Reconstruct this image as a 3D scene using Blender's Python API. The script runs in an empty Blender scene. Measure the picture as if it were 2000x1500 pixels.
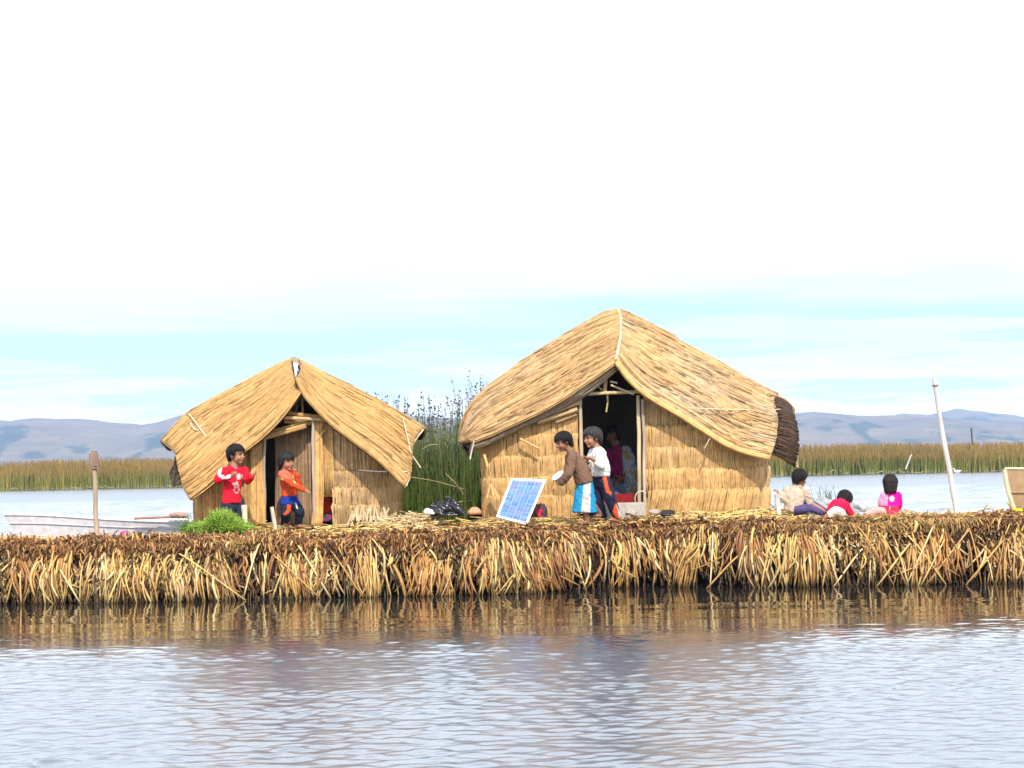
import bpy, bmesh, math
import numpy as np
from mathutils import Vector, Matrix, noise as mnoise

R = np.random.default_rng(11)
SC = bpy.context.scene
COL = SC.collection
rad = math.radians

# ------------------------------------------------------------------ camera
F_PX, CAM_H = 4000.0, 1.48
TH, RO = math.atan((906 - 750) / F_PX), rad(1.1)
CAM = np.array([0.0, 0.0, CAM_H])
Fv = np.array([0, math.cos(TH), math.sin(TH)])
r0 = np.array([1.0, 0, 0]); u0 = np.array([0, -math.sin(TH), math.cos(TH)])
Rv = math.cos(RO) * r0 - math.sin(RO) * u0
Uv = math.cos(RO) * u0 + math.sin(RO) * r0

def ray(px, py):
    return Fv + (px - 1000) / F_PX * Rv + (750 - py) / F_PX * Uv

def at(px, py, Y):
    """the point of the place seen at a measured position of the photo, at distance Y"""
    d = ray(px, py)
    return CAM + d * (Y / d[1])

def atz(px, py, z):
    d = ray(px, py)
    return CAM + d * ((z - CAM_H) / d[2])

def proj(P):
    P = np.asarray(P) - CAM
    w = P @ Fv
    return 1000 + F_PX * (P @ Rv) / w, 750 - F_PX * (P @ Uv) / w

cd = bpy.data.cameras.new('camera'); cam = bpy.data.objects.new('camera', cd); COL.objects.link(cam)
cd.sensor_width = 36.0; cd.lens = F_PX / 2000 * 36.0; cd.clip_start = 0.5; cd.clip_end = 20000
m = Matrix.Identity(4)
for i in range(3):
    m[i][0] = Rv[i]; m[i][1] = Uv[i]; m[i][2] = -Fv[i]; m[i][3] = CAM[i]
cam.matrix_world = m
SC.camera = cam

# ------------------------------------------------------------------ helpers
def tag(o, label=None, cat=None, group=None, kind=None):
    if label: o['label'] = label
    if cat: o['category'] = cat
    if group: o['group'] = group
    if kind: o['kind'] = kind
    return o

def wloc(o):
    v = np.zeros(3)
    while o is not None:
        v += np.array(o.location); o = o.parent
    return v

def empty(name, loc, label, cat, group=None):
    o = bpy.data.objects.new(name, None); COL.objects.link(o)
    o.location = tuple(float(x) for x in loc); o.empty_display_size = 0.2
    return tag(o, label, cat, group)

def link_mesh(name, me, mat, parent=None, origin=None):
    """verts of me are in world space; shift them to the object's origin"""
    o = bpy.data.objects.new(name, me); COL.objects.link(o)
    if parent is not None:
        o.parent = parent
        org = wloc(parent); o.location = (0, 0, 0)
    else:
        org = np.zeros(3) if origin is None else np.asarray(origin, float)
        o.location = tuple(float(x) for x in org)
    n = len(me.vertices)
    if n and np.any(org != 0):
        co = np.empty(n * 3); me.vertices.foreach_get('co', co)
        co = (co.reshape(-1, 3) - org).ravel(); me.vertices.foreach_set('co', co)
    if mat is not None:
        me.materials.clear(); me.materials.append(mat)
    me.update()
    return o

class MB:
    def __init__(s):
        s.v, s.f, s.c, s.n = [], [], [], 0
    def add(s, v, f, c=(0.5, 0.5, 0.5)):
        v = np.asarray(v, float).reshape(-1, 3)
        c = np.asarray(c, float)
        if c.ndim == 1: c = np.repeat(c[None, :3], len(v), 0)
        s.v.append(v); s.c.append(c.reshape(-1, 3))
        s.f.append((np.asarray(f, int) + s.n)); s.n += len(v)
        return s
    def grid(s, G, c=(0.5, 0.5, 0.5), flip=False):
        a, b = G.shape[:2]
        idx = np.arange(a * b).reshape(a, b)
        q = np.stack([idx[:-1, :-1], idx[1:, :-1], idx[1:, 1:], idx[:-1, 1:]], -1).reshape(-1, 4)
        if flip: q = q[:, ::-1]
        if isinstance(c, np.ndarray) and c.ndim == 3: c = c.reshape(-1, 3)
        return s.add(G.reshape(-1, 3), q, c)
    def box(s, p, sx, sy, sz, c=(0.5, 0.5, 0.5), M=None):
        k = np.array([[x, y, z] for x in (-1, 1) for y in (-1, 1) for z in (-1, 1)], float) * [sx / 2, sy / 2, sz / 2]
        if M is not None: k = k @ np.asarray(M).T
        return s.add(k + np.asarray(p, float), [[0, 1, 3, 2], [4, 6, 7, 5], [0, 4, 5, 1], [2, 3, 7, 6], [0, 2, 6, 4], [1, 5, 7, 3]], c)
    def build(s, name, mat, parent=None, origin=None, smooth=True):
        me = bpy.data.meshes.new(name)
        V = np.concatenate(s.v); C = np.concatenate(s.c)
        sizes, flat = [], []
        for f in s.f:
            if len(f) == 0: continue
            sizes.append(np.full(len(f), f.shape[1])); flat.append(f.ravel())
        sizes = np.concatenate(sizes); flat = np.concatenate(flat)
        me.vertices.add(len(V)); me.vertices.foreach_set('co', V.ravel())
        me.loops.add(len(flat)); me.loops.foreach_set('vertex_index', flat.astype(np.int32))
        me.polygons.add(len(sizes))
        me.polygons.foreach_set('loop_start', (np.cumsum(sizes) - sizes).astype(np.int32))
        me.polygons.foreach_set('use_smooth', np.full(len(sizes), smooth))
        me.update(calc_edges=True); me.validate()
        set_col(me, C)
        return link_mesh(name, me, mat, parent, origin)

def set_col(me, C):
    a = me.color_attributes.get('Col') or me.color_attributes.new('Col', 'FLOAT_COLOR', 'POINT')
    n = len(me.vertices)
    rgba = np.ones((n, 4)); rgba[:, :3] = np.clip(C[:n], 0, 1)
    a.data.foreach_set('color', rgba.ravel())

def nrm(v):
    return v / np.maximum(np.linalg.norm(v, axis=-1, keepdims=True), 1e-9)

def tubes(P, W, C, ref=None, flat=0.6, sides=4, caps=True, phase=0.0):
    """many tubes at once: P (N,K,3), W radius, C colour, ref the surface normal the tube lies flat on"""
    P = np.asarray(P, float); N, K = P.shape[:2]
    W = np.broadcast_to(np.asarray(W, float).reshape((N, -1) if np.ndim(W) else (1, 1)), (N, K))
    T = np.gradient(P, axis=1); T = nrm(T)
    if ref is None:
        ref = nrm(R.normal(size=(N, 3)))
    ref = np.asarray(ref, float)
    if ref.ndim == 1: ref = np.broadcast_to(ref, (N, 3))
    if ref.ndim == 2: ref = np.repeat(ref[:, None, :], K, 1)
    A = nrm(np.cross(T, ref)); B = np.cross(A, T)
    ang = phase + np.arange(sides) * 2 * np.pi / sides
    V = P[:, :, None, :] + W[:, :, None, None] * (np.cos(ang)[None, None, :, None] * A[:, :, None, :] + flat * np.sin(ang)[None, None, :, None] * B[:, :, None, :])
    idx = np.arange(N * K * sides).reshape(N, K, sides)
    a = idx[:, :-1, :]; b = idx[:, 1:, :]
    q = np.stack([a, np.roll(a, -1, 2), np.roll(b, -1, 2), b], -1).reshape(-1, 4)
    C = np.asarray(C, float)
    if C.ndim == 1: C = np.broadcast_to(C, (N, 3))
    if C.ndim == 2: C = np.repeat(C[:, None, :], K, 1)
    Cv = np.repeat(C[:, :, None, :], sides, 2).reshape(-1, 3)
    fs = [q]
    if caps and sides == 4:
        fs.append(idx[:, 0, ::-1]); fs.append(idx[:, -1, :])
    return V.reshape(-1, 3), np.concatenate(fs), Cv

def tube(mb, pts, r, c, n=None, sides=8, flat=1.0):
    pts = np.asarray(pts, float)
    if n: pts = poly(pts, np.linspace(0, 1, n))
    K = len(pts); r = np.broadcast_to(np.asarray(r, float), (K,)) if np.ndim(r) == 0 else np.interp(np.linspace(0, 1, K), np.linspace(0, 1, len(r)), r)
    v, f, cc = tubes(pts[None], r[None], np.asarray(c), ref=np.array([0.31, 0.81, 0.5]) if sides != 4 else None, flat=flat, sides=sides, caps=False)
    mb.add(v, f, cc)
    i0 = np.arange(sides); i1 = (K - 1) * sides + np.arange(sides)
    for ids, p in ((i0[::-1], pts[0]), (i1, pts[-1])):
        vv = np.concatenate([v[ids], p[None]])
        mb.add(vv, [[k, (k + 1) % sides, sides] for k in range(sides)], np.asarray(c) if np.ndim(c) == 1 else np.asarray(c)[0])
    return mb

def poly(pts, t):
    pts = np.asarray(pts, float)
    d = np.concatenate([[0], np.cumsum(np.linalg.norm(np.diff(pts, axis=0), axis=1))]); d /= d[-1]
    t = np.asarray(t, float)
    return np.stack([np.interp(t, d, pts[:, k]) for k in range(3)], -1)

def smoothcurve(pts, n=40, it=3):
    p = poly(pts, np.linspace(0, 1, n))
    for _ in range(it):
        q = p.copy(); q[1:-1] = (p[:-2] + 2 * p[1:-1] + p[2:]) / 4; p = q
    return p

class Patch:
    """Coons patch: u runs down the slope, v from the crest to the edge"""
    def __init__(s, c0, c1, d0, d1, bulge=0.0, out=(0, -0.5, 0.8)):
        s.c0, s.c1, s.d0, s.d1, s.b = [smoothcurve(x) for x in (c0, c1, d0, d1)] + [bulge]
        s.out = np.asarray(out, float)
    def raw(s, u, v):
        u, v = np.broadcast_arrays(np.asarray(u, float), np.asarray(v, float))
        U, V = u[..., None], v[..., None]
        c0, c1, d0, d1 = poly(s.c0, u), poly(s.c1, u), poly(s.d0, v), poly(s.d1, v)
        P00, P10, P01, P11 = s.c0[0], s.c0[-1], s.c1[0], s.c1[-1]
        return (1 - V) * c0 + V * c1 + (1 - U) * d0 + U * d1 - ((1 - U) * (1 - V) * P00 + U * (1 - V) * P10 + (1 - U) * V * P01 + U * V * P11)
    def normal(s, u, v):
        e = 0.02
        u = np.asarray(u, float); v = np.asarray(v, float)
        a = s.raw(np.clip(u + e, 0, 1), v) - s.raw(np.clip(u - e, 0, 1), v)
        b = s.raw(u, np.clip(v + e, 0, 1)) - s.raw(u, np.clip(v - e, 0, 1))
        n = nrm(np.cross(a, b))
        sg = np.sign((n * s.out).sum(-1, keepdims=True)); sg[sg == 0] = 1
        return n * sg
    def __call__(s, u, v, h=0.0):
        n = s.normal(u, v)
        h = np.asarray(h, float) + s.b * np.clip(4 * np.asarray(v) * (1 - np.asarray(v)), 0, 1)
        return s.raw(u, v) + n * np.asarray(h)[..., None], n

def fbm1(x, seed=0, oct=3):
    x = np.asarray(x, float); out = np.zeros_like(x); amp = 1; tot = 0
    rg = np.random.default_rng(seed)
    for o in range(oct):
        tab = rg.uniform(-1, 1, 512); xx = x * 2 ** o + 100 * (o + 1)
        i = np.floor(xx).astype(int); t = xx - i; t = t * t * (3 - 2 * t)
        out += amp * (tab[i % 512] * (1 - t) + tab[(i + 1) % 512] * t); tot += amp; amp *= 0.55
    return out / tot

def fbm2(x, y, seed=0, oct=3):
    x, y = np.broadcast_arrays(np.asarray(x, float), np.asarray(y, float)); out = np.zeros(x.shape); amp = 1; tot = 0
    rg = np.random.default_rng(seed)
    for o in range(oct):
        tab = rg.uniform(-1, 1, (128, 128)); xx = x * 2 ** o + 31.7 * (o + 1); yy = y * 2 ** o + 17.3 * (o + 1)
        i = np.floor(xx).astype(int); j = np.floor(yy).astype(int); s = xx - i; t = yy - j
        s = s * s * (3 - 2 * s); t = t * t * (3 - 2 * t)
        g = lambda a, b: tab[a % 128, b % 128]
        out += amp * ((g(i, j) * (1 - s) + g(i + 1, j) * s) * (1 - t) + (g(i, j + 1) * (1 - s) + g(i + 1, j + 1) * s) * t); tot += amp; amp *= 0.55
    return out / tot

def sstep(a, b, x):
    t = np.clip((np.asarray(x, float) - a) / (b - a), 0, 1); return t * t * (3 - 2 * t)

# ------------------------------------------------------------------ materials
def newmat(name):
    mt = bpy.data.materials.new(name); mt.use_nodes = True
    nt = mt.node_tree; b = nt.nodes['Principled BSDF']
    return mt, nt, b

def mat_col(name, rough=0.75, spec=0.25, nscale=30, namt=0.35, bump=0.0, bscale=80, stretch=(1, 1, 1), metallic=0.0):
    """colour from the mesh's own colour attribute, broken up with noise"""
    mt, nt, b = newmat(name); N, L = nt.nodes, nt.links
    a = N.new('ShaderNodeAttribute'); a.attribute_name = 'Col'
    tc = N.new('ShaderNodeTexCoord'); mp = N.new('ShaderNodeMapping'); mp.inputs['Scale'].default_value = stretch
    L.new(tc.outputs['Object'], mp.inputs['Vector'])
    nz = N.new('ShaderNodeTexNoise'); nz.inputs['Scale'].default_value = nscale; nz.inputs['Detail'].default_value = 5
    L.new(mp.outputs['Vector'], nz.inputs['Vector'])
    mr = N.new('ShaderNodeMapRange'); mr.inputs['From Min'].default_value = 0.3; mr.inputs['From Max'].default_value = 0.7
    mr.inputs['To Min'].default_value = 1 - namt; mr.inputs['To Max'].default_value = 1 + namt * 0.6
    L.new(nz.outputs['Fac'], mr.inputs['Value'])
    mx = N.new('ShaderNodeVectorMath'); mx.operation = 'SCALE'
    L.new(a.outputs['Color'], mx.inputs[0]); L.new(mr.outputs['Result'], mx.inputs['Scale'])
    L.new(mx.outputs['Vector'], b.inputs['Base Color'])
    b.inputs['Roughness'].default_value = rough; b.inputs['Specular IOR Level'].default_value = spec
    b.inputs['Metallic'].default_value = metallic
    if bump:
        n2 = N.new('ShaderNodeTexNoise'); n2.inputs['Scale'].default_value = bscale; n2.inputs['Detail'].default_value = 4
        L.new(mp.outputs['Vector'], n2.inputs['Vector'])
        bp = N.new('ShaderNodeBump'); bp.inputs['Strength'].default_value = bump; bp.inputs['Distance'].default_value = 0.01
        L.new(n2.outputs['Fac'], bp.inputs['Height']); L.new(bp.outputs['Normal'], b.inputs['Normal'])
    return mt

M_straw = mat_col('dry_reed', 0.62, 0.3, 14, 0.25, 0.25, 60)
M_mud = mat_col('rotten_reed', 0.85, 0.2, 22, 0.6, 0.8, 40)
M_wood = mat_col('weathered_wood', 0.7, 0.25, 12, 0.3, 0.4, 40, (1, 1, 0.15))
M_cloth = mat_col('woven_cloth', 0.9, 0.1, 26, 0.22, 0.3, 120)
M_skin = mat_col('skin', 0.55, 0.35, 40, 0.08)
M_hair = mat_col('hair', 0.55, 0.16, 90, 0.5, 0.5, 150)
M_green = mat_col('green_blade', 0.5, 0.35, 8, 0.3)
M_paint = mat_col('boat_paint', 0.55, 0.3, 9, 0.18, 0.15, 30)
M_plastic = mat_col('thin_plastic', 0.22, 0.5, 20, 0.2, 0.6, 25)
M_rope = mat_col('rope', 0.85, 0.15, 60, 0.2)
M_hill = mat_col('hill_ground', 0.95, 0.05, 0.012, 0.35)
M_metal = mat_col('dull_metal', 0.4, 0.5, 20, 0.2, metallic=0.6)

# ------------------------------------------------------------------ world
W = bpy.data.worlds.new('World'); SC.world = W; W.use_nodes = True
SUN_EL, SUN_AZ = 45.0, 8.0     # azimuth: degrees to the right of straight behind the camera
def make_world():
    nt = W.node_tree; N, L = nt.nodes, nt.links
    bg = N['Background']
    sky = N.new('ShaderNodeTexSky'); sky.sky_type = 'NISHITA'; sky.sun_disc = False
    sky.sun_elevation = rad(SUN_EL)
    # sun direction in the world: (sin az, -cos az); the node's rotation runs clockwise from +Y
    sky.sun_rotation = math.pi - rad(SUN_AZ)
    sky.altitude = 3800; sky.air_density = 1.3; sky.dust_density = 0.3; sky.ozone_density = 1.5
    tc = N.new('ShaderNodeTexCoord'); sp = N.new('ShaderNodeSeparateXYZ'); L.new(tc.outputs['Generated'], sp.inputs[0])
    def math_(op, a, b=None, clamp=False):
        n = N.new('ShaderNodeMath'); n.operation = op; n.use_clamp = clamp
        for i, x in enumerate((a, b)):
            if x is None: continue
            if isinstance(x, (int, float)): n.inputs[i].default_value = x
            else: L.new(x, n.inputs[i])
        return n.outputs[0]
    def mrange(x, a, b, c=0.0, d=1.0):
        n = N.new('ShaderNodeMapRange'); n.interpolation_type = 'SMOOTHSTEP'
        L.new(x, n.inputs['Value'])
        for k, v in zip(('From Min', 'From Max', 'To Min', 'To Max'), (a, b, c, d)): n.inputs[k].default_value = v
        return n.outputs['Result']
    def noise(scale, det, loc=(0, 0, 0), rough=0.55):
        mp = N.new('ShaderNodeMapping'); mp.inputs['Scale'].default_value = scale; mp.inputs['Location'].default_value = loc
        L.new(tc.outputs['Generated'], mp.inputs['Vector'])
        nz = N.new('ShaderNodeTexNoise'); nz.inputs['Scale'].default_value = 1.0; nz.inputs['Detail'].default_value = det
        nz.inputs['Roughness'].default_value = rough
        L.new(mp.outputs['Vector'], nz.inputs['Vector'])
        return nz.outputs['Fac']
    z = sp.outputs['Z']
    n1 = noise((4.0, 4.0, 62.0), 8, (3.1, 0.4, 0.2), 0.62)          # long thin streaks
    n2 = noise((9.0, 9.0, 22.0), 6, (1.7, 2.0, 5.3))          # heaped cloud over the hills
    n3 = noise((2.2, 2.2, 2.8), 5, (0.3, 7.0, 1.0))           # broken cover overhead
    n4 = noise((4.0, 4.0, 26.0), 4, (5.0, 1.0, 9.0))          # faint grey shading of the high layer
    n5 = noise((3.0, 3.0, 24.0), 6, (2.0, 4.0, 0.7), 0.6)
    zz = math_('ADD', z, math_('ADD', math_('MULTIPLY', math_('SUBTRACT', n1, 0.5), 0.05), math_('MULTIPLY', math_('SUBTRACT', n5, 0.5), 0.06)))
    high = mrange(zz, 0.052, 0.088)
    streak = math_('MULTIPLY', mrange(n1, 0.45, 0.56), 0.97)
    lowz = mrange(math_('ADD', z, math_('MULTIPLY', math_('SUBTRACT', n2, 0.5), -0.11)), 0.036, 0.026)
    cov = math_('MAXIMUM', math_('MAXIMUM', high, streak), lowz)
    open_ = math_('MULTIPLY', mrange(z, 0.35, 0.75), mrange(n3, 0.62, 0.40))
    cov = math_('MULTIPLY', cov, math_('SUBTRACT', 1.0, open_), True)
    cov = math_('MAXIMUM', cov, 0.22)
    sk = N.new('ShaderNodeVectorMath'); sk.operation = 'MULTIPLY'; L.new(sky.outputs['Color'], sk.inputs[0]); sk.inputs[1].default_value = (0.98, 1.16, 1.25)
    cl = N.new('ShaderNodeMix'); cl.data_type = 'RGBA'
    L.new(mrange(n4, 0.35, 0.6), cl.inputs['Factor'])
    cl.inputs['A'].default_value = (7.9, 8.4, 8.5, 1); cl.inputs['B'].default_value = (8.8, 9.2, 9.6, 1)
    mx = N.new('ShaderNodeMix'); mx.data_type = 'RGBA'
    L.new(cov, mx.inputs['Factor']); L.new(sk.outputs['Vector'], mx.inputs['A'])
    up = N.new('ShaderNodeVectorMath'); up.operation = 'SCALE'; L.new(cl.outputs['Result'], up.inputs[0]); L.new(math_('MULTIPLY', math_('MULTIPLY', mrange(z, 0.085, 0.20, 1.08, 2.5), mrange(z, 0.55, 0.9, 1.0, 0.6)), mrange(z, 0.02, 0.06, 1.7, 1.0)), up.inputs['Scale'])   # cloud glow added higher up to brighten the water and soften shadows
    L.new(up.outputs['Vector'], mx.inputs['B'])
    L.new(mx.outputs['Result'], bg.inputs['Color']); bg.inputs['Strength'].default_value = 0.1
make_world()
sl = bpy.data.lights.new('sun', 'SUN'); sl.energy = 4.6; sl.angle = rad(0.53); sl.color = (1.0, 0.91, 0.78)
so = bpy.data.objects.new('sun', sl); COL.objects.link(so)
sd = Vector((math.sin(rad(SUN_AZ)) * math.cos(rad(SUN_EL)), -math.cos(rad(SUN_AZ)) * math.cos(rad(SUN_EL)), math.sin(rad(SUN_EL))))
so.rotation_euler = sd.to_track_quat('Z', 'Y').to_euler(); so.location = (20, -20, 60)
SC.view_settings.view_transform = 'Standard'; SC.view_settings.look = 'None'
SC.view_settings.exposure = 0.34; SC.view_settings.gamma = 1.0
SC.render.engine = 'CYCLES'
SC.cycles.use_denoising = True
SC.cycles.max_bounces = 8; SC.cycles.diffuse_bounces = 3; SC.cycles.glossy_bounces = 4; SC.cycles.transparent_max_bounces = 8
SC.cycles.volume_bounces = 0; SC.cycles.sample_clamp_indirect = 6

# ------------------------------------------------------------------ shore lines measured once
_wl = np.array([(-700, 1192), (0, 1180), (250, 1176), (500, 1170), (800, 1163), (1000, 1160), (1250, 1146), (1500, 1147), (1750, 1142), (2000, 1138), (2700, 1125)])
_wp = np.array([atz(x, y, 0) for x, y in _wl])
def Yw(X): return np.interp(X, _wp[:, 0], _wp[:, 1]) + 0.10 * fbm1(np.asarray(X) * 1.3, 3)
_rm = [(-700, 1062), (0, 1061), (300, 1060), (500, 1057), (700, 1049), (900, 1038), (1000, 1036), (1080, 1036), (1150, 1040), (1250, 1035), (1400, 1025), (1500, 1021), (1650, 1024), (1750, 1018), (1850, 1013), (2000, 1012), (2700, 1010)]
_rp = np.array([at(x, y, 23.55) for x, y in _rm])
def rimz(X): return np.interp(X, _rp[:, 0], _rp[:, 2]) + 0.025 * fbm1(np.asarray(X) * 2.3, 9)
def px2X(px, Y): return at(px, 1000, Y)[0]

HB = dict(x0=px2X(945, 25.3), x1=px2X(1511, 25.3), y0=25.3, y1=28.2)
HS = dict(x0=px2X(372, 25.0), x1=px2X(764, 25.0), y0=25.0, y1=27.4)
def gz(X, Y):
    """height of the island's top"""
    X = np.asarray(X, float); Y = np.asarray(Y, float)
    rz = rimz(X)
    z = rz - 0.035 * sstep(0.1, 0.7, Y - Yw(X))
    big = sstep(HB['x0'] - 0.7, HB['x0'] + 0.2, X) * (1 - sstep(HB['x1'] - 0.1, HB['x1'] + 0.5, X)) * sstep(23.9, 25.2, Y)
    sm = sstep(HS['x0'] - 0.2, HS['x0'] + 0.3, X) * (1 - sstep(HS['x1'] + 0.2, HS['x1'] + 0.9, X)) * sstep(24.0, 25.0, Y)
    z = z + 0.09 * big + 0.10 * sm
    return z + 0.012 * fbm2(X * 3, Y * 3, 5)

# ------------------------------------------------------------------ water
def water():
    mb = MB()
    x0, x1, y0, y1 = -7.2, 7.2, 8.8, 24.4
    xs = np.arange(x0, x1 + 1e-6, 0.03); ys = np.concatenate([np.arange(y0, 14.0, 0.022), np.arange(14.0, y1, 0.03)])
    x1 = xs[-1]; y1 = ys[-1]
    X, Y = np.meshgrid(xs, ys, indexing='ij')
    edge = 24 - Y
    # wind reaches the open water, the lee of the island stays calm
    lee = 17.5 + 0.12 * X + 0.8 * fbm1(X * 0.35, 21) + 0.5 * fbm2(X * 0.5, Y * 2.0, 4)
    wind = 1 - sstep(-1.6, 1.2, Y - lee)
    gust = 0.75 + 0.5 * fbm2(X * 0.35 + 3, Y * 0.9, 8)
    Z = np.zeros_like(X)
    rg = np.random.default_rng(5)
    for i in range(80):
        lam = 0.08 * (0.32 / 0.08) ** rg.random(); k = 2 * np.pi / lam
        th = rg.normal(0, 0.85) + 0.3
        ph = rg.random() * 6.28
        s = 0.0170
        Z += wind * gust * s / k * np.sin(k * (math.cos(th) * Y + math.sin(th) * X) + ph)
    for i in range(26):           # gentle swell in the lee, crests parallel to the shore
        lam = 0.22 * (1.3 / 0.22) ** rg.random(); k = 2 * np.pi / lam
        th = rg.normal(0, 0.22); ph = rg.random() * 6.28
        Z += (0.25 + 0.5 * sstep(23.4, 19, Y) + 0.25 * fbm2(X * 0.6, Y * 1.3, 14)) * 0.0042 / k * np.sin(k * (math.cos(th) * Y + math.sin(th) * X) + ph)
    fade = np.minimum.reduce([sstep(0, 0.4, X - x0), sstep(0, 0.4, x1 - X), sstep(0, 0.4, Y - y0), sstep(0, 0.3, y1 - Y)])
    mb.grid(np.stack([X, Y, Z * fade], -1), (0.02, 0.03, 0.04))
    B = 9000.0
    def quad(a, b, c, d): mb.add([[a, c, 0], [b, c, 0], [b, d, 0], [a, d, 0]], [[0, 1, 2, 3]], (0.02, 0.03, 0.04))
    quad(-B, B, -200, y0); quad(-B, x0, y0, y1); quad(x1, B, y0, y1)
    # choppy open lake behind the island
    fx0, fx1, fy0, fy1 = -28, 28, 27.0, 110.0
    fxs = np.arange(fx0, fx1 + .01, 0.16); fys = 27.0 * (110 / 27.0) ** np.linspace(0, 1, 560)
    X, Y = np.meshgrid(fxs, fys, indexing='ij'); Z = np.zeros_like(X)
    for i in range(46):
        lam = 0.7 * (4.0 / 0.7) ** rg.random(); k = 2 * np.pi / lam
        th = rg.normal(0, 0.7) + 0.3; ph = rg.random() * 6.28
        att = np.clip(lam / (Y * 0.012 + 0.25) - 0.6, 0, 1)
        Z += att * 0.018 / k * np.sin(k * (math.cos(th) * Y + math.sin(th) * X) + ph)
    Z *= np.minimum.reduce([sstep(0, 2, X - fx0), sstep(0, 2, fxs[-1] - X), sstep(0, 1.5, Y - fy0), sstep(0, 15, fys[-1] - Y)])
    mb.grid(np.stack([X, Y, Z], -1), (0.02, 0.03, 0.04))
    fx1, fy1 = fxs[-1], fys[-1]
    quad(-B, B, y1, fy0); quad(-B, fx0, fy0, fy1); quad(fx1, B, fy0, fy1); quad(-B, B, fy1, B)
    mt, nt, b = newmat('lake_water'); N, L = nt.nodes, nt.links
    b.inputs['IOR'].default_value = 1.333
    b.inputs['Specular IOR Level'].default_value = 0.75
    ge = N.new('ShaderNodeNewGeometry'); sp = N.new('ShaderNodeSeparateXYZ'); L.new(ge.outputs['Position'], sp.inputs[0])
    def mr(a, b_, c, d):
        n = N.new('ShaderNodeMapRange'); L.new(sp.outputs['Y'], n.inputs['Value'])
        for k, v in zip(('From Min', 'From Max', 'To Min', 'To Max'), (a, b_, c, d)): n.inputs[k].default_value = v
        return n.outputs['Result']
    rr = N.new('ShaderNodeMath'); rr.operation = 'ADD'     # ripples too small to model: rough where the wind reaches, smooth in the lee
    L.new(mr(15.8, 18.4, 0.20, 0.03), rr.inputs[0]); L.new(mr(25.0, 45.0, 0.0, 0.14), rr.inputs[1]); L.new(rr.outputs[0], b.inputs['Roughness'])
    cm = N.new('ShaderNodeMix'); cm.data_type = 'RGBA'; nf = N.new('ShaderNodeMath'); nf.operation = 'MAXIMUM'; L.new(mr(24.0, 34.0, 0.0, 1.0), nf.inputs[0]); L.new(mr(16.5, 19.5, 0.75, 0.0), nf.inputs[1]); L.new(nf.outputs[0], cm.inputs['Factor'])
    cm.inputs['A'].default_value = (0.020, 0.019, 0.018, 1); cm.inputs['B'].default_value = (0.035, 0.065, 0.12, 1)   # dark reflection painted in brown by the bank, deep blue in the open lake
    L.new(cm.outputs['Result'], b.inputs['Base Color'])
    mp = N.new('ShaderNodeMapping'); mp.inputs['Scale'].default_value = (0.7, 1.0, 1.0); L.new(ge.outputs['Position'], mp.inputs['Vector'])
    nz = N.new('ShaderNodeTexNoise'); nz.inputs['Scale'].default_value = 9.0; nz.inputs['Detail'].default_value = 3; L.new(mp.outputs['Vector'], nz.inputs['Vector'])
    nb = N.new('ShaderNodeTexNoise'); nb.inputs['Scale'].default_value = 1.1; nb.inputs['Detail'].default_value = 4; L.new(mp.outputs['Vector'], nb.inputs['Vector'])
    b1 = N.new('ShaderNodeBump'); b1.inputs['Distance'].default_value = 0.01; L.new(nz.outputs['Fac'], b1.inputs['Height'])
    L.new(mr(16.0, 22.0, 0.35, 0.10), b1.inputs['Strength'])
    b2 = N.new('ShaderNodeBump'); b2.inputs['Distance'].default_value = 0.12; L.new(nb.outputs['Fac'], b2.inputs['Height'])
    L.new(mr(26.0, 40.0, 0.0, 0.8), b2.inputs['Strength']); L.new(b1.outputs['Normal'], b2.inputs['Normal'])
    L.new(b2.outputs['Normal'], b.inputs['Normal'])
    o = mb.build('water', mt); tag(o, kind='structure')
    bed = MB(); bed.add([[-B, -200, -2.5], [B, -200, -2.5], [B, B, -2.5], [-B, B, -2.5]], [[0, 1, 2, 3]], (0.08, 0.07, 0.05))
    tag(bed.build('lake_bed', M_mud), kind='structure')
water()

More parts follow.
